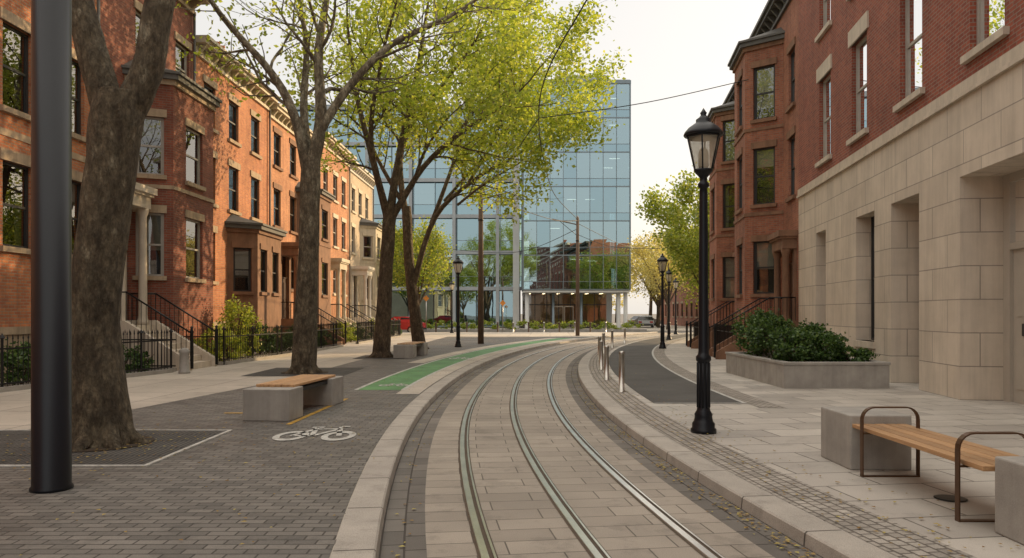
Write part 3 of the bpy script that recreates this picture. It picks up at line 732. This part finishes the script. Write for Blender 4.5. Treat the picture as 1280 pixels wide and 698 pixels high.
tree('plane_tree',[(-4.74,27.6,0),(-4.59,27.6,2.8),(-4.45,27.6,5.1),(-4.42,27.6,5.6)],[.29,.245,.24,.17],
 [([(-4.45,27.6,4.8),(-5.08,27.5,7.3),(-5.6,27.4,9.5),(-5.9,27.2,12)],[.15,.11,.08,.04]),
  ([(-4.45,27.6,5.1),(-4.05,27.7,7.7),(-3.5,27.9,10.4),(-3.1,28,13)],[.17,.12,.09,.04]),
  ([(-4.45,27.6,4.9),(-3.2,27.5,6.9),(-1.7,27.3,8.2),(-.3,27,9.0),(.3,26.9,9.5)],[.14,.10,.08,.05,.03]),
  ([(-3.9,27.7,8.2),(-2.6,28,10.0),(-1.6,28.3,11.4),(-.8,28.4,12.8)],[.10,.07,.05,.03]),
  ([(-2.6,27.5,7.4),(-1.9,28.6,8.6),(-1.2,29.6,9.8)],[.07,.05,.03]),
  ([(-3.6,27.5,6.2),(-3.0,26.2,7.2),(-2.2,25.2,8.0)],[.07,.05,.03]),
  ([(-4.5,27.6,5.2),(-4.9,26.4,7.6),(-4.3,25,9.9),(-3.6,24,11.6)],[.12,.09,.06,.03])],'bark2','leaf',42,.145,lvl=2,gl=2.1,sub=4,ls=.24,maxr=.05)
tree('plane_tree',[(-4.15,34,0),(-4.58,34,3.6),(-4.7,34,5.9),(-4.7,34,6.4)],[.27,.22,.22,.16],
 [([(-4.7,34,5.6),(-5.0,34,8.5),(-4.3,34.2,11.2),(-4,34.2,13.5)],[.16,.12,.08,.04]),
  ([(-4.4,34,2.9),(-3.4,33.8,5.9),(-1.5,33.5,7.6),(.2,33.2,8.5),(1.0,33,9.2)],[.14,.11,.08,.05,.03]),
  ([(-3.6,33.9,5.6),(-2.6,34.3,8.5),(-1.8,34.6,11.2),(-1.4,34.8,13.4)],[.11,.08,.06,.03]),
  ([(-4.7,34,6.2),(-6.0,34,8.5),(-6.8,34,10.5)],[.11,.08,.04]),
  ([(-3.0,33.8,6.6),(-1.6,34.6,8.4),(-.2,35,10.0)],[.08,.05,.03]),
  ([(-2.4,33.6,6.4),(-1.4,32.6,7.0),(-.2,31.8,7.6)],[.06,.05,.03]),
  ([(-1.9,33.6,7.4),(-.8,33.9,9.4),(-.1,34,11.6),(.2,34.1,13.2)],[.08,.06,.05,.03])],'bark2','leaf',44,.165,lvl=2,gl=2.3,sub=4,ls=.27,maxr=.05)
def small_tree(name,x,y,h,leafmat,nl,lsz,bark='bark2',spread=.35,gl=None,th=None,sub=3,ls=.3):
    th=th or h*.3; r=h*.014+.03; limbs=[]
    for k in range(5):
        a=k*1.256+random.random(); s=h*spread
        limbs.append(([(x,y,th*.9),(x+math.cos(a)*s*.4,y+math.sin(a)*s*.4,th+h*.22),(x+math.cos(a)*s*.75,y+math.sin(a)*s*.75,th+h*.42)],[r*.6,r*.4,r*.2]))
    limbs.append(([(x,y,th*.9),(x+.1,y,h*.55),(x,y+.1,h*.8)],[r*.7,r*.45,r*.2]))
    return tree(name,[(x,y,0),(x+.05,y,th*.6),(x,y,th)],[r,r*.85,r*.75],limbs,bark,leafmat,nl,lsz,lvl=2,gl=gl or h*.17,sub=sub,flare=False,ls=ls,maxr=.04)
small_tree('street_tree',13.3,49.5,9.2,'leafg',34,.21,gl=1.9)
small_tree('street_tree',11.9,44.8,6.4,'leafg',26,.18)
small_tree('street_tree',15.8,60,8.6,'leafg',26,.23)
small_tree('street_tree',-7.2,58,7.6,'leafg',18,.2)
small_tree('street_tree',-14,68,9,'leafg',12,.24)
small_tree('bare_tree',15.6,76,9.0,'leafy',12,.2,sub=4)
small_tree('bare_tree',17.6,92,10,'leafy',14,.22,sub=4)
small_tree('bare_tree',16.6,86,8,'leafy',12,.22,sub=4)
def blobs(cs,dn):
    out=[]
    for (x,y,z,rx,ry,rz,n) in cs:
        m=max(1,n//60); sub=rng.normal(size=(m,3)); sub/=np.linalg.norm(sub,axis=1)[:,None]; sub*=rng.uniform(.3,1,(m,1))**.5
        k=rng.integers(0,m,n); p=sub[k]+rng.normal(size=(n,3))*dn
        p*=np.array([rx,ry,rz]); p+=np.array([x,y,z]); out.append(p)
    return np.concatenate(out)
e=empty('distant_trees'); cs=[];mb=MB()
for i in range(26):
    x=17+random.random()*50; y=105+random.random()*50; 
    h=random.uniform(9,15); cs.append((x,y,h*.62,h*.33,h*.33,h*.36,900)); mb.tube([(x,y,-.1),(x+.2,y,h*.4),(x,y,h*.7)],[.3,.22,.08],6,'bark2')
for i in range(12):
    x=-75+random.random()*45; y=75+random.random()*50; 
    h=random.uniform(9,14); cs.append((x,y,h*.62,h*.33,h*.33,h*.36,600)); mb.tube([(x,y,-.1),(x+.2,y,h*.4),(x,y,h*.7)],[.3,.22,.08],6,'bark2')
leaves_mesh('leaves',blobs(cs,.16),.42,'leafy',e); mb.obj('trunks',e)
def shrub(name,cs,mat='leafd',size=.07,dn=.14,parent=None):
    e=parent or empty(name); P=blobs(cs,dn); P=P[P[:,2]>.03]
    leaves_mesh('leaves',P,size,mat,e); mb=MB()
    for c in cs:
        for k in range(7):
            a=random.random()*6.28
            mb.tube([(c[0],c[1],max(0,c[2]-c[5]*1.1)),(c[0]+math.cos(a)*c[3]*.4,c[1]+math.sin(a)*c[4]*.4,c[2]),(c[0]+math.cos(a)*c[3]*.8,c[1]+math.sin(a)*c[4]*.8,c[2]+c[5]*.6)],[.02,.014,.005],4,'bark2',cap=False)
    mb.obj('stems',e)
e=empty('granite_planter'); mb=MB()
X0,X1,Y0,Y1=5.8,8.05,16.2,20.6
for q in ((X0,X1,Y0,Y0+.16),(X0,X1,Y1-.16,Y1),(X0,X0+.16,Y0+.16,Y1-.16),(X1-.16,X1,Y0+.16,Y1-.16)): mb.box(*q,-.02,.50,'granb')
mb.box(X0-.02,X1+.02,Y0-.02,Y0+.18,.50,.56,'granb'); mb.box(X0-.02,X0+.18,Y0+.181,Y1-.16,.50,.56,'granb'); mb.box(X1-.18,X1+.02,Y0+.181,Y1-.16,.50,.56,'granb'); mb.box(X0-.02,X1+.02,Y1-.159,Y1+.02,.50,.56,'granb')
mb.obj('stone_walls',e,bevel=.008); mb=MB(); mb.poly([(X0+.1,Y0+.1,.44),(X1-.1,Y0+.1,.44),(X1-.1,Y1-.1,.44),(X0+.1,Y1-.1,.44)],'soil'); mb.obj('soil',e)
shrub('',[(6.25,17.1,.86,.45,.6,.38,2600),(6.95,17.2,.82,.5,.6,.34,2600),(7.6,17.0,.62,.4,.5,.2,1800),(6.4,18.6,1.05,.6,.8,.5,3200),(7.4,18.6,.9,.6,.8,.4,2600),(6.4,19.8,1.1,.6,.6,.55,2600),(7.4,19.8,.95,.5,.6,.45,1800)],'leafd',.075,parent=e)
for x,y,h,m_,n in ((-10.9,16.9,.9,'leafd',1800),(-11.0,18.6,1.0,'leafd',1800),(-10.3,19.9,.8,'leafd',1400),(-9.9,25.2,1.2,'leafg',1700),(-9.8,26.9,2.3,'leafg',2600),(-9.7,29.3,1.1,'leafd',2000),(-9.5,31.0,1.0,'leafd',1500),(-9.3,33.2,1.0,'leafd',1500),(-9.1,35,1.0,'leafd',1500),(-9.2,41.5,1.1,'leafg',1300),(-8.9,43.4,1,'leafd',1200),(-8.9,49,1.2,'leafg',1300),(-8.6,51,1.0,'leafd',1200),(-8.8,55,1.3,'leafd',1500),
  (9.2,29.8,.7,'leafd',1200),(9.9,38,.8,'leafd',1200),(8.9,24.0,.7,'leafd',1300)):
    shrub('garden_shrub',[(x,y,h*.5,.55,.7,h*.5,n),(x+.3,y+.5,h*.38,.45,.5,h*.38,n//2)],m_,.085)
e=empty('hedge'); cs=[(x,71.0+random.random()*.6,.45,.8,.6,.42,260) for x in np.arange(-24,12,1.1)]
leaves_mesh('leaves',blobs(cs,.2),.17,'leafg',e)
mb=MB(); mb.box(-24.5,12.5,70.4,72.3,-.13,.12,'granb'); mb.obj('planting_bed',e)
# fallen leaves
pts=[]
for i in range(1100):
    y=abs(random.gauss(0,1))*10+3.5
    if y>34: continue
    if random.random()<.55:
        o=1.50-abs(random.gauss(0,.10)); p=CO(y,o); pts.append((p[0],p[1],-.088))
    else:
        o=1.9+abs(random.gauss(0,.5)); p=CO(y,o); pts.append((p[0],p[1],.016))
for i in range(500):
    a=random.random()*6.28; r=abs(random.gauss(0,1))*1.3; 
    pts.append((-5.0+math.cos(a)*r,9.2+math.sin(a)*r,.024))
for i in range(350):
    y=random.uniform(5,30); p=CO(y,-1.9-abs(random.gauss(0,1.5))); pts.append((p[0],p[1],.018))
for i in range(150):
    y=random.uniform(4,25); p=CO(y,-1.45+abs(random.gauss(0,.1))); pts.append((p[0],p[1],-.088))
mbv=[];mbf=[]
for i,p in enumerate(pts):
    a=random.random()*6.28; s=random.uniform(.012,.028); c_,s_=math.cos(a)*s,math.sin(a)*s
    z=p[2]; mbv+= [(p[0]-c_,p[1]-s_,z),(p[0]+s_*.6,p[1]-c_*.6,z+.004),(p[0]+c_,p[1]+s_,z+.001),(p[0]-s_*.6,p[1]+c_*.6,z+.006)]; mbf.append((4*i,4*i+1,4*i+2,4*i+3))
me=bpy.data.meshes.new('fallen_leaves'); me.from_pydata(mbv,[],mbf); me.materials.append(M['leaff']); o=bpy.data.objects.new('fallen_leaves',me); bpy.context.scene.collection.objects.link(o)

# ------------------------------------------------------------------ street lamps
def lamp(x,y,s=1.0,seg=20):
    e=empty('street_lamp'); mb=MB()
    mb.lathe([(.17,0),(.17,.05),(.15,.07),(.15,.13),(.125,.16),(.115,.22),(.12,.25),(.09,.30),(.082,.34),(.082,.95),(.10,.97),(.10,1.02),(.075,1.05),(.068,1.10),(.055,3.2),(.05,3.28),(.075,3.30),(.075,3.34),(.05,3.37),(.05,3.42),(.085,3.46),(.12,3.50),(.13,3.53)],x,y,seg,'polem')
    for k in range(10):
        a=k*.6283; mb.tube([(x+.082*math.cos(a),y+.082*math.sin(a),.34),(x+.082*math.cos(a),y+.082*math.sin(a),.94)],.012,5,'polem')
    mb.lathe([(.255,3.98),(.265,4.0),(.25,4.03),(.20,4.09),(.13,4.14),(.10,4.16),(.10,4.20),(.06,4.23),(.035,4.26),(.045,4.29),(.03,4.31),(.0,4.36)],x,y,seg,'polem')
    for k in range(6):
        a=k*math.pi/3+.2
        mb.tube([(x+.13*math.cos(a),y+.13*math.sin(a),3.53),(x+.235*math.cos(a),y+.235*math.sin(a),3.98)],.011,5,'polem')
        mb.tube([(x+.235*math.cos(a),y+.235*math.sin(a),3.97),(x+.235*math.cos(a+math.pi/3),y+.235*math.sin(a+math.pi/3),3.97)],.016,5,'polem')
    mb.obj('post',e)
    g=MB(); g.lathe([(.128,3.535),(.232,3.975)],x,y,6,'lampg',smooth=False,rot=.2); g.obj('lantern_glass',e)
    b=MB(); b.lathe([(.05,3.54),(.07,3.58),(.07,3.74),(.05,3.80),(.0,3.82)],x,y,12,'lampb'); b.lathe([(.15,3.94),(.12,3.975)],x,y,12,'lampb'); b.obj('lamp_bulb',e)
for x,y in ((2.57,10.2),(6.85,34.6),(9.5,46),(12.5,58),(-2.55,36),(-4.9,62)): lamp(x,y)
mb=MB(); mb.lathe([(.175,0),(.175,.03),(.160,.05),(.158,9.5)],-4.18,6.9,40,'polem'); mb.obj('tram_catenary_pole')
def upole(x,y,h,r,arm):
    mb=MB(); mb.tube([(x,y,-.02),(x,y,h*.5),(x,y,h)],[r*1.15,r,r*.8],12,'pole_wood')
    if arm: mb.tube([(x,y,h-.5),(x+arm,y,h-.1)],.04,8,'pole_wood'); mb.tube([(x,y,h-1.3),(x+arm*.7,y,h-.25)],.02,6,'iron')
    mb.lathe([(r*1.05,0),(r*1.05,.08)],x,y,12,'iron',z=h*.8); mb.lathe([(.05,0),(.07,.05),(.03,.14),(0,.16)],x,y,8,'grey_st',z=h)
    mb.obj('utility_pole')
upole(-1.64,40,8.1,.14,1.6); upole(4.66,54,8.4,.13,-1.8)
def wirec(pts,r=.014,name='overhead_wire'):
    P,_=smooth_path(pts,[r]*len(pts),8); mb=MB(); mb.tube(P,r,5,'wire'); mb.obj(name)
wirec([(2.9,10,8.9),(1.65,16.5,8.45),(.95,21,8.2),(.88,25,8.0),(1.35,32,8.0),(2.4,42,8.1),(4.66,54,8.3)],.02)
wirec([(8.9,28.6,10.4),(4.8,27,9.1),(.88,25,8.02)],.016)
wirec([(.88,25,8.02),(-.3,32,7.8),(-1.64,40,8.0)],.018); wirec([(4.66,54,8.2),(2.5,47,7.4),(-1.64,40,7.8)],.022)
wirec([(4.66,54,8.0),(9,62,7.2),(13,74,8)],.02); wirec([(4.66,54,7.2),(6.6,50,6.0),(9.5,46,5.6),(11.6,44,6.4)],.018)
wirec([(4.66,54,7.6),(0,60,6.4),(-8,66,7.5)],.022)
for y,o in ((15.5,2.3),(18.3,2.25),(21.7,2.3),(26,2.3),(30.5,2.3),(35.5,2.3),(41,2.3)):
    p=CO(y,o-.1); mb=MB(); mb.lathe([(.075,0),(.075,.012),(.057,.014),(.057,.76),(.061,.765),(.061,.80),(.054,.82),(.02,.835),(0,.836)],p[0],p[1],20,'steel'); mb.obj('steel_bollard')
for i in range(13):
    x=-8+i*1.35; 
    mb=MB(); mb.lathe([(.10,0),(.10,.02),(.075,.03),(.07,.85),(.09,.87),(.085,.95),(.0,1.0)],x,66.5,12,'pole_wood' if i%2 else 'steel',z=-.13); mb.obj('bollard')
# ------------------------------------------------------------------ benches
def bench_l(cx,cy,ang,Ln=2.5):
    e=empty('granite_and_wood_bench'); mb=MB(); w=.72
    mb.box(-w/2,w/2,-Ln/2,-Ln/2+.55,0,.47,'granb'); mb.box(-w/2,w/2,Ln/2-.62,Ln/2,0,.47,'granb')
    mb.obj('granite_blocks',e,bevel=.012)
    mb=MB(); 
    for i in range(6):
        x=-w/2+.05+i*(w-.1)/6; mb.box(x,x+(w-.1)/6-.015,-Ln/2+.35,Ln/2-.25,.472,.512,'wood')
    mb.obj('seat_slats',e,bevel=.004)
    mb=MB(); mb.box(-w/2+.08,w/2-.08,-Ln/2+.552,Ln/2-.622,.38,.44,'iron'); mb.obj('support_beam',e)
    e.location=(cx,cy,.004); e.rotation_euler=(0,0,ang)
bench_l(-3.52,12.5,-.10); bench_l(-3.75,28.3,-.1)
e=empty('park_bench'); mb=MB()
mb.box(3.45,4.08,7.75,8.5,0,.56,'granb'); mb.box(3.52,4.4,4.6,5.55,0,.56,'granb'); mb.obj('granite_blocks',e,bevel=.014)
mb=MB()
for i in range(5):
    x=3.47+i*.112; mb.box(x,x+.10,5.45 if i>0 else 5.6,7.78,.435,.475,'wood')
mb.obj('seat_slats',e,bevel=.005)
def arm(y,x0,x1):
    mb=MB()
    def flat(pts,w=.055,th=.012):
        P,_=smooth_path(pts,[1]*len(pts),1)
        for i in range(len(P)-1):
            a,b=P[i],P[i+1]; d=(b-a).normalized(); n=Vector((0,1,0)).cross(d)*th
            c=[a-Vector((0,w/2,0)),a+Vector((0,w/2,0)),b+Vector((0,w/2,0)),b-Vector((0,w/2,0))]
            mb.hexa([tuple(q-n*.5) for q in c]+[tuple(q+n*.5) for q in c],'bronze')
    pts=[(x0,y,0),(x0,y,.56)]
    for k in range(1,6): a=math.pi-k*math.pi/10; pts.append((x0+.12+.12*math.cos(a),y,.56+.12*math.sin(a)))
    for k in range(0,6): a=math.pi/2-k*math.pi/10; pts.append((x1-.12+.12*math.cos(a),y,.56+.12*math.sin(a)))
    pts.append((x1,y,.40))
    flat(pts); flat([(x1,y,.40),(x1,y,0)]); flat([(x0,y,.425),(x1,y,.425)])
    flat([(x0,y,.006),(x1,y,.006)],.05,.012)
    mb.obj('armrest_frame',e)
arm(7.45,3.43,3.98); arm(5.85,3.43,3.99)
for x,y,h in ((-7.45,66,3.0),(-.8,66,2.6)):
    mb=MB(); mb.tube([(x,y,-.1),(x,y,h)],.04,8,'steel'); s=.27
    mb.hexa([(x-s,y-.05,h-.1),(x,y-.05,h-.1-s),(x+s,y-.05,h-.1),(x,y-.05,h-.1+s),(x-s,y-.08,h-.1),(x,y-.08,h-.1-s),(x+s,y-.08,h-.1),(x,y-.08,h-.1+s)],'orange'); mb.obj('traffic_sign')
def car(x,y,ang,paint):
    e=empty('parked_car')
    prof=[(-2.1,.35),(-2.15,.62),(-2.05,.92),(-1.75,.98),(-1.25,1.38),(-.6,1.47),(.25,1.46),(.95,1.02),(1.75,.88),(2.08,.68),(2.12,.35)]
    mb=MB(); W=.88
    def ins(z): return 0 if z<.95 else (z-.95)*.36
    for i in range(len(prof)-1):
        (a,za),(b,zb)=prof[i],prof[i+1]
        mt=paint
        if i in (3,6): mt='carg'
        mb.poly([(a,-W+ins(za),za),(b,-W+ins(zb),zb),(b,W-ins(zb),zb),(a,W-ins(za),za)],mt)
    for s in (-1,1):
        mb.poly([(a,s*W,z) for a,z in [(-2.1,.35),(-2.15,.62),(-2.05,.92),(-1.75,.96),(.98,.98),(1.75,.88),(2.08,.68),(2.12,.35)]],paint)
        mb.poly([(-1.75,s*W,.965),(.98,s*W,.985),(.25,s*(W-.18),1.45),(-.6,s*(W-.185),1.46),(-1.25,s*(W-.155),1.37)],paint)
        mb.poly([(-1.5,s*(W+.004-.02),1.0),(-.35,s*(W+.004-.02),1.01),(-.35,s*(W+.006-.16),1.38),(-1.15,s*(W+.006-.14),1.32)],'carg')
        mb.poly([(-.25,s*(W+.004-.02),1.01),(.75,s*(W+.004-.02),1.02),(.22,s*(W+.006-.16),1.38),(-.25,s*(W+.006-.16),1.38)],'carg')
        mb.box(-2.14,-2.02,s*.62-.18,s*.62+.18,.66,.84,'tail'); mb.box(1.95,2.09,s*.6-.18,s*.6+.18,.6,.74,'chrome')
        mb.box(.62,.8,s*(W+.02)-.06,s*(W+.02)+.06,.98,1.08,paint)
    mb.poly([(-2.1,-W,.35),(2.12,-W,.35),(2.12,W,.35),(-2.1,W,.35)],'tyre'); mb.box(-2.18,-2.1,-.8,.8,.35,.5,'tyre'); mb.box(2.1,2.16,-.8,.8,.35,.5,'tyre')
    mb.obj('body',e)
    wm=MB()
    for cx in (-1.3,1.3):
        for s in (-1,1):
            for (r,mt,w0) in ((.33,'tyre',.10),(.20,'chrome',.105)):
                n=20; ring=[(cx+r*math.cos(2*math.pi*k/n),.33+r*math.sin(2*math.pi*k/n)) for k in range(n)]
                wm.poly([(a,s*(W-.02+w0-.08),z) for a,z in ring],mt)
                for k in range(n):
                    a,b=ring[k],ring[(k+1)%n]; wm.poly([(a[0],s*(W-.02+w0-.08),a[1]),(b[0],s*(W-.02+w0-.08),b[1]),(b[0],s*.6,b[1]),(a[0],s*.6,a[1])],mt)
    wm.obj('wheels',e); e.location=(x,y,-.13); e.rotation_euler=(0,0,ang)
car(-9.7,65.5,R(170),'red'); car(17.5,100,R(20),'silv'); car(-17.5,68.5,0,'silv'); car(15.5,88,R(80),'silv')
# ------------------------------------------------------------------ glass building
def glass_building():
    e=empty('glass_office_building'); gm,mm,im=MB(),MB(),MB()
    def curtain(f,u0,u1,z0,nf,fh,pw,gm_,key,fin=.12,sp=.85):
        n=round((u1-u0)/pw); w=(u1-u0)/n
        for j in range(nf):
            zb=z0+j*fh
            for i in range(n):
                a=u0+i*w; b=a+w
                q=[random.uniform(-.012,.012) for _ in range(4)]
                k=key if random.random()<.75 else 'cglass2'
                gm_.poly([f.P(a,zb+sp,q[0]),f.P(b,zb+sp,q[1]),f.P(b,zb+fh,q[2]),f.P(a,zb+fh,q[3])],k)
                q=[random.uniform(-.006,.006) for _ in range(4)]
                gm_.poly([f.P(a,zb,q[0]),f.P(b,zb,q[1]),f.P(b,zb+sp,q[2]),f.P(a,zb+sp,q[3])],'cglass2')
            f.box(mm,u0,u1,zb-.06,zb+.06,-.05,.07,'mull'); f.box(mm,u0,u1,zb+sp-.025,zb+sp+.025,-.04,.05,'mull')
        for i in range(n+1):
            a=u0+i*w; f.box(mm,a-.03,a+.03,z0,z0+nf*fh,-.05,fin,'mull')
        f.box(mm,u0,u1,z0+nf*fh-.06,z0+nf*fh+.35,-.1,.14,'mull')
    X0,X1,Y0,Y1=1.2,12.4,80,100; z0=4.1; nf=6; fh=3.62
    fS=F((0,Y0),(1,0),(0,-1)); fE=F((X1,0),(0,1),(1,0)); fW=F((X0,0),(0,1),(-1,0))
    curtain(fS,X0,X1,z0,nf,fh,1.4,gm,'cglass'); curtain(fE,Y0+.02,Y1,z0,nf,fh,1.6,gm,'cglass'); curtain(fW,Y0+.02,86,z0,nf,fh,1.5,gm,'cglass')
    for j in range(nf+1):
        im.box(X0+.12,X1-.12,Y0+.2,Y1-.2,z0+j*fh-.25+(.0 if j else .05),z0+j*fh+.15,'slabw')
        if j<nf:
            for k in range(3):
                yy=Y0+2.0+k*2.6
                for xx in np.arange(X0+.9,X1-1.2,2.1): 
                    if random.random()<.2: im.box(xx,xx+1.1,yy,yy+.12,z0+(j+1)*fh-.30,z0+(j+1)*fh-.26,'strip')
            for k in range(9):
                xx=random.uniform(X0+.5,X1-1.5); yy=random.uniform(Y0+1.0,Y0+6); im.box(xx,xx+random.uniform(.5,1.6),yy,yy+.2,z0+j*fh+.16,z0+j*fh+random.uniform(.9,2.6),random.choice(['core','dark','lobby','slabw']))
    im.box(X0+1,X1-1,Y0+9,Y1-1,0,z0+nf*fh,'core')
    im.box(X0+.1,X1-.1,Y0+.1,Y1,z0+nf*fh+.16,z0+nf*fh+.3,'metalg'); mm.box(X0+4,X1-2,Y0+2.5,Y1-3,z0+nf*fh+.3,z0+nf*fh+1.6,'metalg')
    im.box(X0,X1,Y0,Y0+8,z0-.28,z0-.1,'slabw')
    for xx in (1.6,11.3,12.05):
        mm.lathe([(.24,-.05),(.22,0),(.22,z0-.28)],xx,Y0+.7,16,'slabw')
    for xx in (4.4,7.4): mm.lathe([(.16,-.05),(.15,0),(.15,z0-.28)],xx,Y0+1.2,12,'mull')
    n=7; fL=F((0,Y0+3),(1,0),(0,-1))
    for i in range(n):
        a=X0+i*1.3; gm.poly([fL.P(a,0),fL.P(a+1.3,0),fL.P(a+1.3,z0-.3),fL.P(a,z0-.3)],'glass'); fL.box(mm,a-.04,a+.04,0,z0-.3,-.06,.06,'frame_d')
    fL.box(mm,X0,X0+n*1.3,2.5,2.6,-.05,.05,'frame_d'); fL.box(mm,X0,X0+n*1.3,-.02,.12,-.05,.05,'frame_d')
    mm.box(X0+n*1.3,X1-1.5,Y0+3,Y0+8,0,z0-.3,'metalg')
    im.box(X0,X1-1,Y0+7.5,Y0+7.8,0,z0-.3,'lobby')
    for xx in np.arange(X0+.6,X0+9,1.6):
        for yy in (Y0+3.8,Y0+5.4): im.box(xx,xx+.25,yy,yy+.25,z0-.33,z0-.285,'lobl')
    im.box(X0+2,X0+4.5,Y0+5,Y0+5.6,0,1.1,'lobby'); im.box(X0+6,X0+6.4,Y0+4,Y0+7,0,2.6,'dark')
    fD=F((0,Y0+2.9),(1,0),(0,-1))
    for a in (4.6,5.7): 
        fD.box(mm,a,a+.07,0,2.4,-.02,.05,'steel'); fD.box(mm,a+.93,a+1.0,0,2.4,-.02,.05,'steel'); fD.box(mm,a+.07,a+.93,2.3,2.4,-.02,.05,'steel'); fD.box(mm,a+.07,a+.93,0,.12,-.02,.05,'steel')
    WX0=-40; Yw=84.5; fW2=F((0,Yw),(1,0),(0,-1)); wf=4.0; wt=4.4+5*wf
    curtain(fW2,WX0,X0-.05,4.4,5,wf,2.4,gm,'cglass',fin=.35,sp=1.3)
    for j in range(6): im.box(WX0,X0-.2,Yw+.2,Yw+9,4.4+j*wf-.2,4.4+j*wf+.15,'slabw')
    im.box(WX0,X0-.2,Yw+8,Yw+14,0,wt+.05,'core'); im.box(WX0,X0-.1,Yw+.1,Yw+14,wt+.17,wt+.45,'metalg')
    for j in range(6): mm.box(WX0,X0-.1,Yw-.5,Yw-.36,4.4+j*wf-.25,4.4+j*wf+.15,'metalg')
    for x in np.arange(WX0,X0,4.8): mm.box(x-.18,x+.18,Yw-.75,Yw-.51,0,wt+.4,'metalg')
    mm.box(.1,.8,Yw-1.2,Yw-.76,0,wt+.6,'slabw'); 
    for x in np.arange(WX0,X0-1,2.4):
        gm.poly([fW2.P(x,.1,-.8),fW2.P(x+2.4,.1,-.8),fW2.P(x+2.4,4.1,-.8),fW2.P(x,4.1,-.8)],'cglass2'); fW2.box(mm,x-.05,x+.05,0,4.2,-.85,-.7,'frame_d')
    im.box(WX0,X0-.2,Yw+4,Yw+4.2,0,4.2,'core')
    gm.obj('glass_panels',e); mm.obj('mullions_and_columns',e); im.obj('floors_and_interior',e)
glass_building()
def far_bld(x0,x1,y0,y1,h,mat):
    e=empty('distant_building'); w,g_,t_=MB(),MB(),MB()
    for f,a,b in ((F((0,y0),(1,0),(0,-1)),x0,x1),(F((x0,0),(0,1),(-1,0)),y0,y1)):
        ops=[]; n=int((b-a)/2.6)
        for i in range(n):
            for j in range(int((h-2)/3.1)): 
                u=a+(i+.5)*(b-a)/n; ops.append((u-.5,u+.5,1.2+j*3.1,2.9+j*3.1))
        wall(w,f,a,b,-.13,h,ops,mat)
        for o in ops: window(g_,t_,f,*o)
        cornice(t_,f,a,b,h,'brownl')
    w.poly([(x0,y0,h-.1),(x1,y0,h-.1),(x1,y1,h-.1),(x0,y1,h-.1)],'asph'); w.poly([(x1,y0,0),(x1,y1,0),(x1,y1,h),(x1,y0,h)],mat)
    w.obj('walls',e); g_.obj('windows',e); t_.obj('trim',e)
far_bld(22,34,84,110,8.0,'brick_r2'); far_bld(27,40,118,140,10,'brick_or')

# ------------------------------------------------------------------ light
AZ=R(50); EL=R(19)
sd=Vector((math.sin(AZ)*math.cos(EL),math.cos(AZ)*math.cos(EL),math.sin(EL)))
sun=bpy.data.lights.new('sun','SUN'); sun.energy=5; sun.angle=R(.5); sun.color=(1,.71,.39)
so=bpy.data.objects.new('sun',sun); bpy.context.scene.collection.objects.link(so); so.rotation_euler=(-sd).to_track_quat('-Z','Y').to_euler(); so.location=(30,30,40)
w=bpy.data.worlds.new('World'); bpy.context.scene.world=w; w.use_nodes=True; nt=w.node_tree; nt.nodes.clear()
sky=nt.nodes.new('ShaderNodeTexSky'); sky.sky_type='NISHITA'; sky.sun_disc=False; sky.sun_elevation=EL; sky.sun_rotation=AZ; sky.dust_density=4; sky.air_density=1.0; sky.ozone_density=1
# thin high haze: cream near the horizon, brighter overhead
tcw=nt.nodes.new('ShaderNodeTexCoord'); sx=nt.nodes.new('ShaderNodeSeparateXYZ'); nt.links.new(tcw.outputs['Generated'],sx.inputs[0])
hz=nt.nodes.new('ShaderNodeMapRange'); hz.interpolation_type='SMOOTHSTEP'; hz.inputs['From Min'].default_value=.42; hz.inputs['From Max'].default_value=1; hz.inputs['To Min'].default_value=0; hz.inputs['To Max'].default_value=1
nt.links.new(sx.outputs['Z'],hz.inputs['Value'])
hc=nt.nodes.new('ShaderNodeMix'); hc.data_type='RGBA'; nt.links.new(hz.outputs[0],hc.inputs[0]); hc.inputs[6].default_value=(7.2,6.85,6.35,1); hc.inputs[7].default_value=(16.8,15.5,13.7,1)
mx=nt.nodes.new('ShaderNodeMix'); mx.data_type='RGBA'; mx.inputs[0].default_value=.75; nt.links.new(hc.outputs[2],mx.inputs[7])
nt.links.new(sky.outputs[0],mx.inputs[6])
bg=nt.nodes.new('ShaderNodeBackground'); bg.inputs[1].default_value=.15; nt.links.new(mx.outputs[2],bg.inputs[0])
wo=nt.nodes.new('ShaderNodeOutputWorld'); nt.links.new(bg.outputs[0],wo.inputs[0])
# ------------------------------------------------------------------ camera
cam=bpy.data.cameras.new('camera'); cam.sensor_width=36; cam.lens=950/1280*36; cam.shift_y=43/1280; cam.clip_start=.1; cam.clip_end=4000
co=bpy.data.objects.new('camera',cam); bpy.context.scene.collection.objects.link(co); co.location=(0,0,1.6); co.rotation_euler=(R(90),0,0)
bpy.context.scene.camera=co
sc=bpy.context.scene; sc.view_settings.view_transform='Standard'; sc.view_settings.look='None'; sc.view_settings.exposure=0
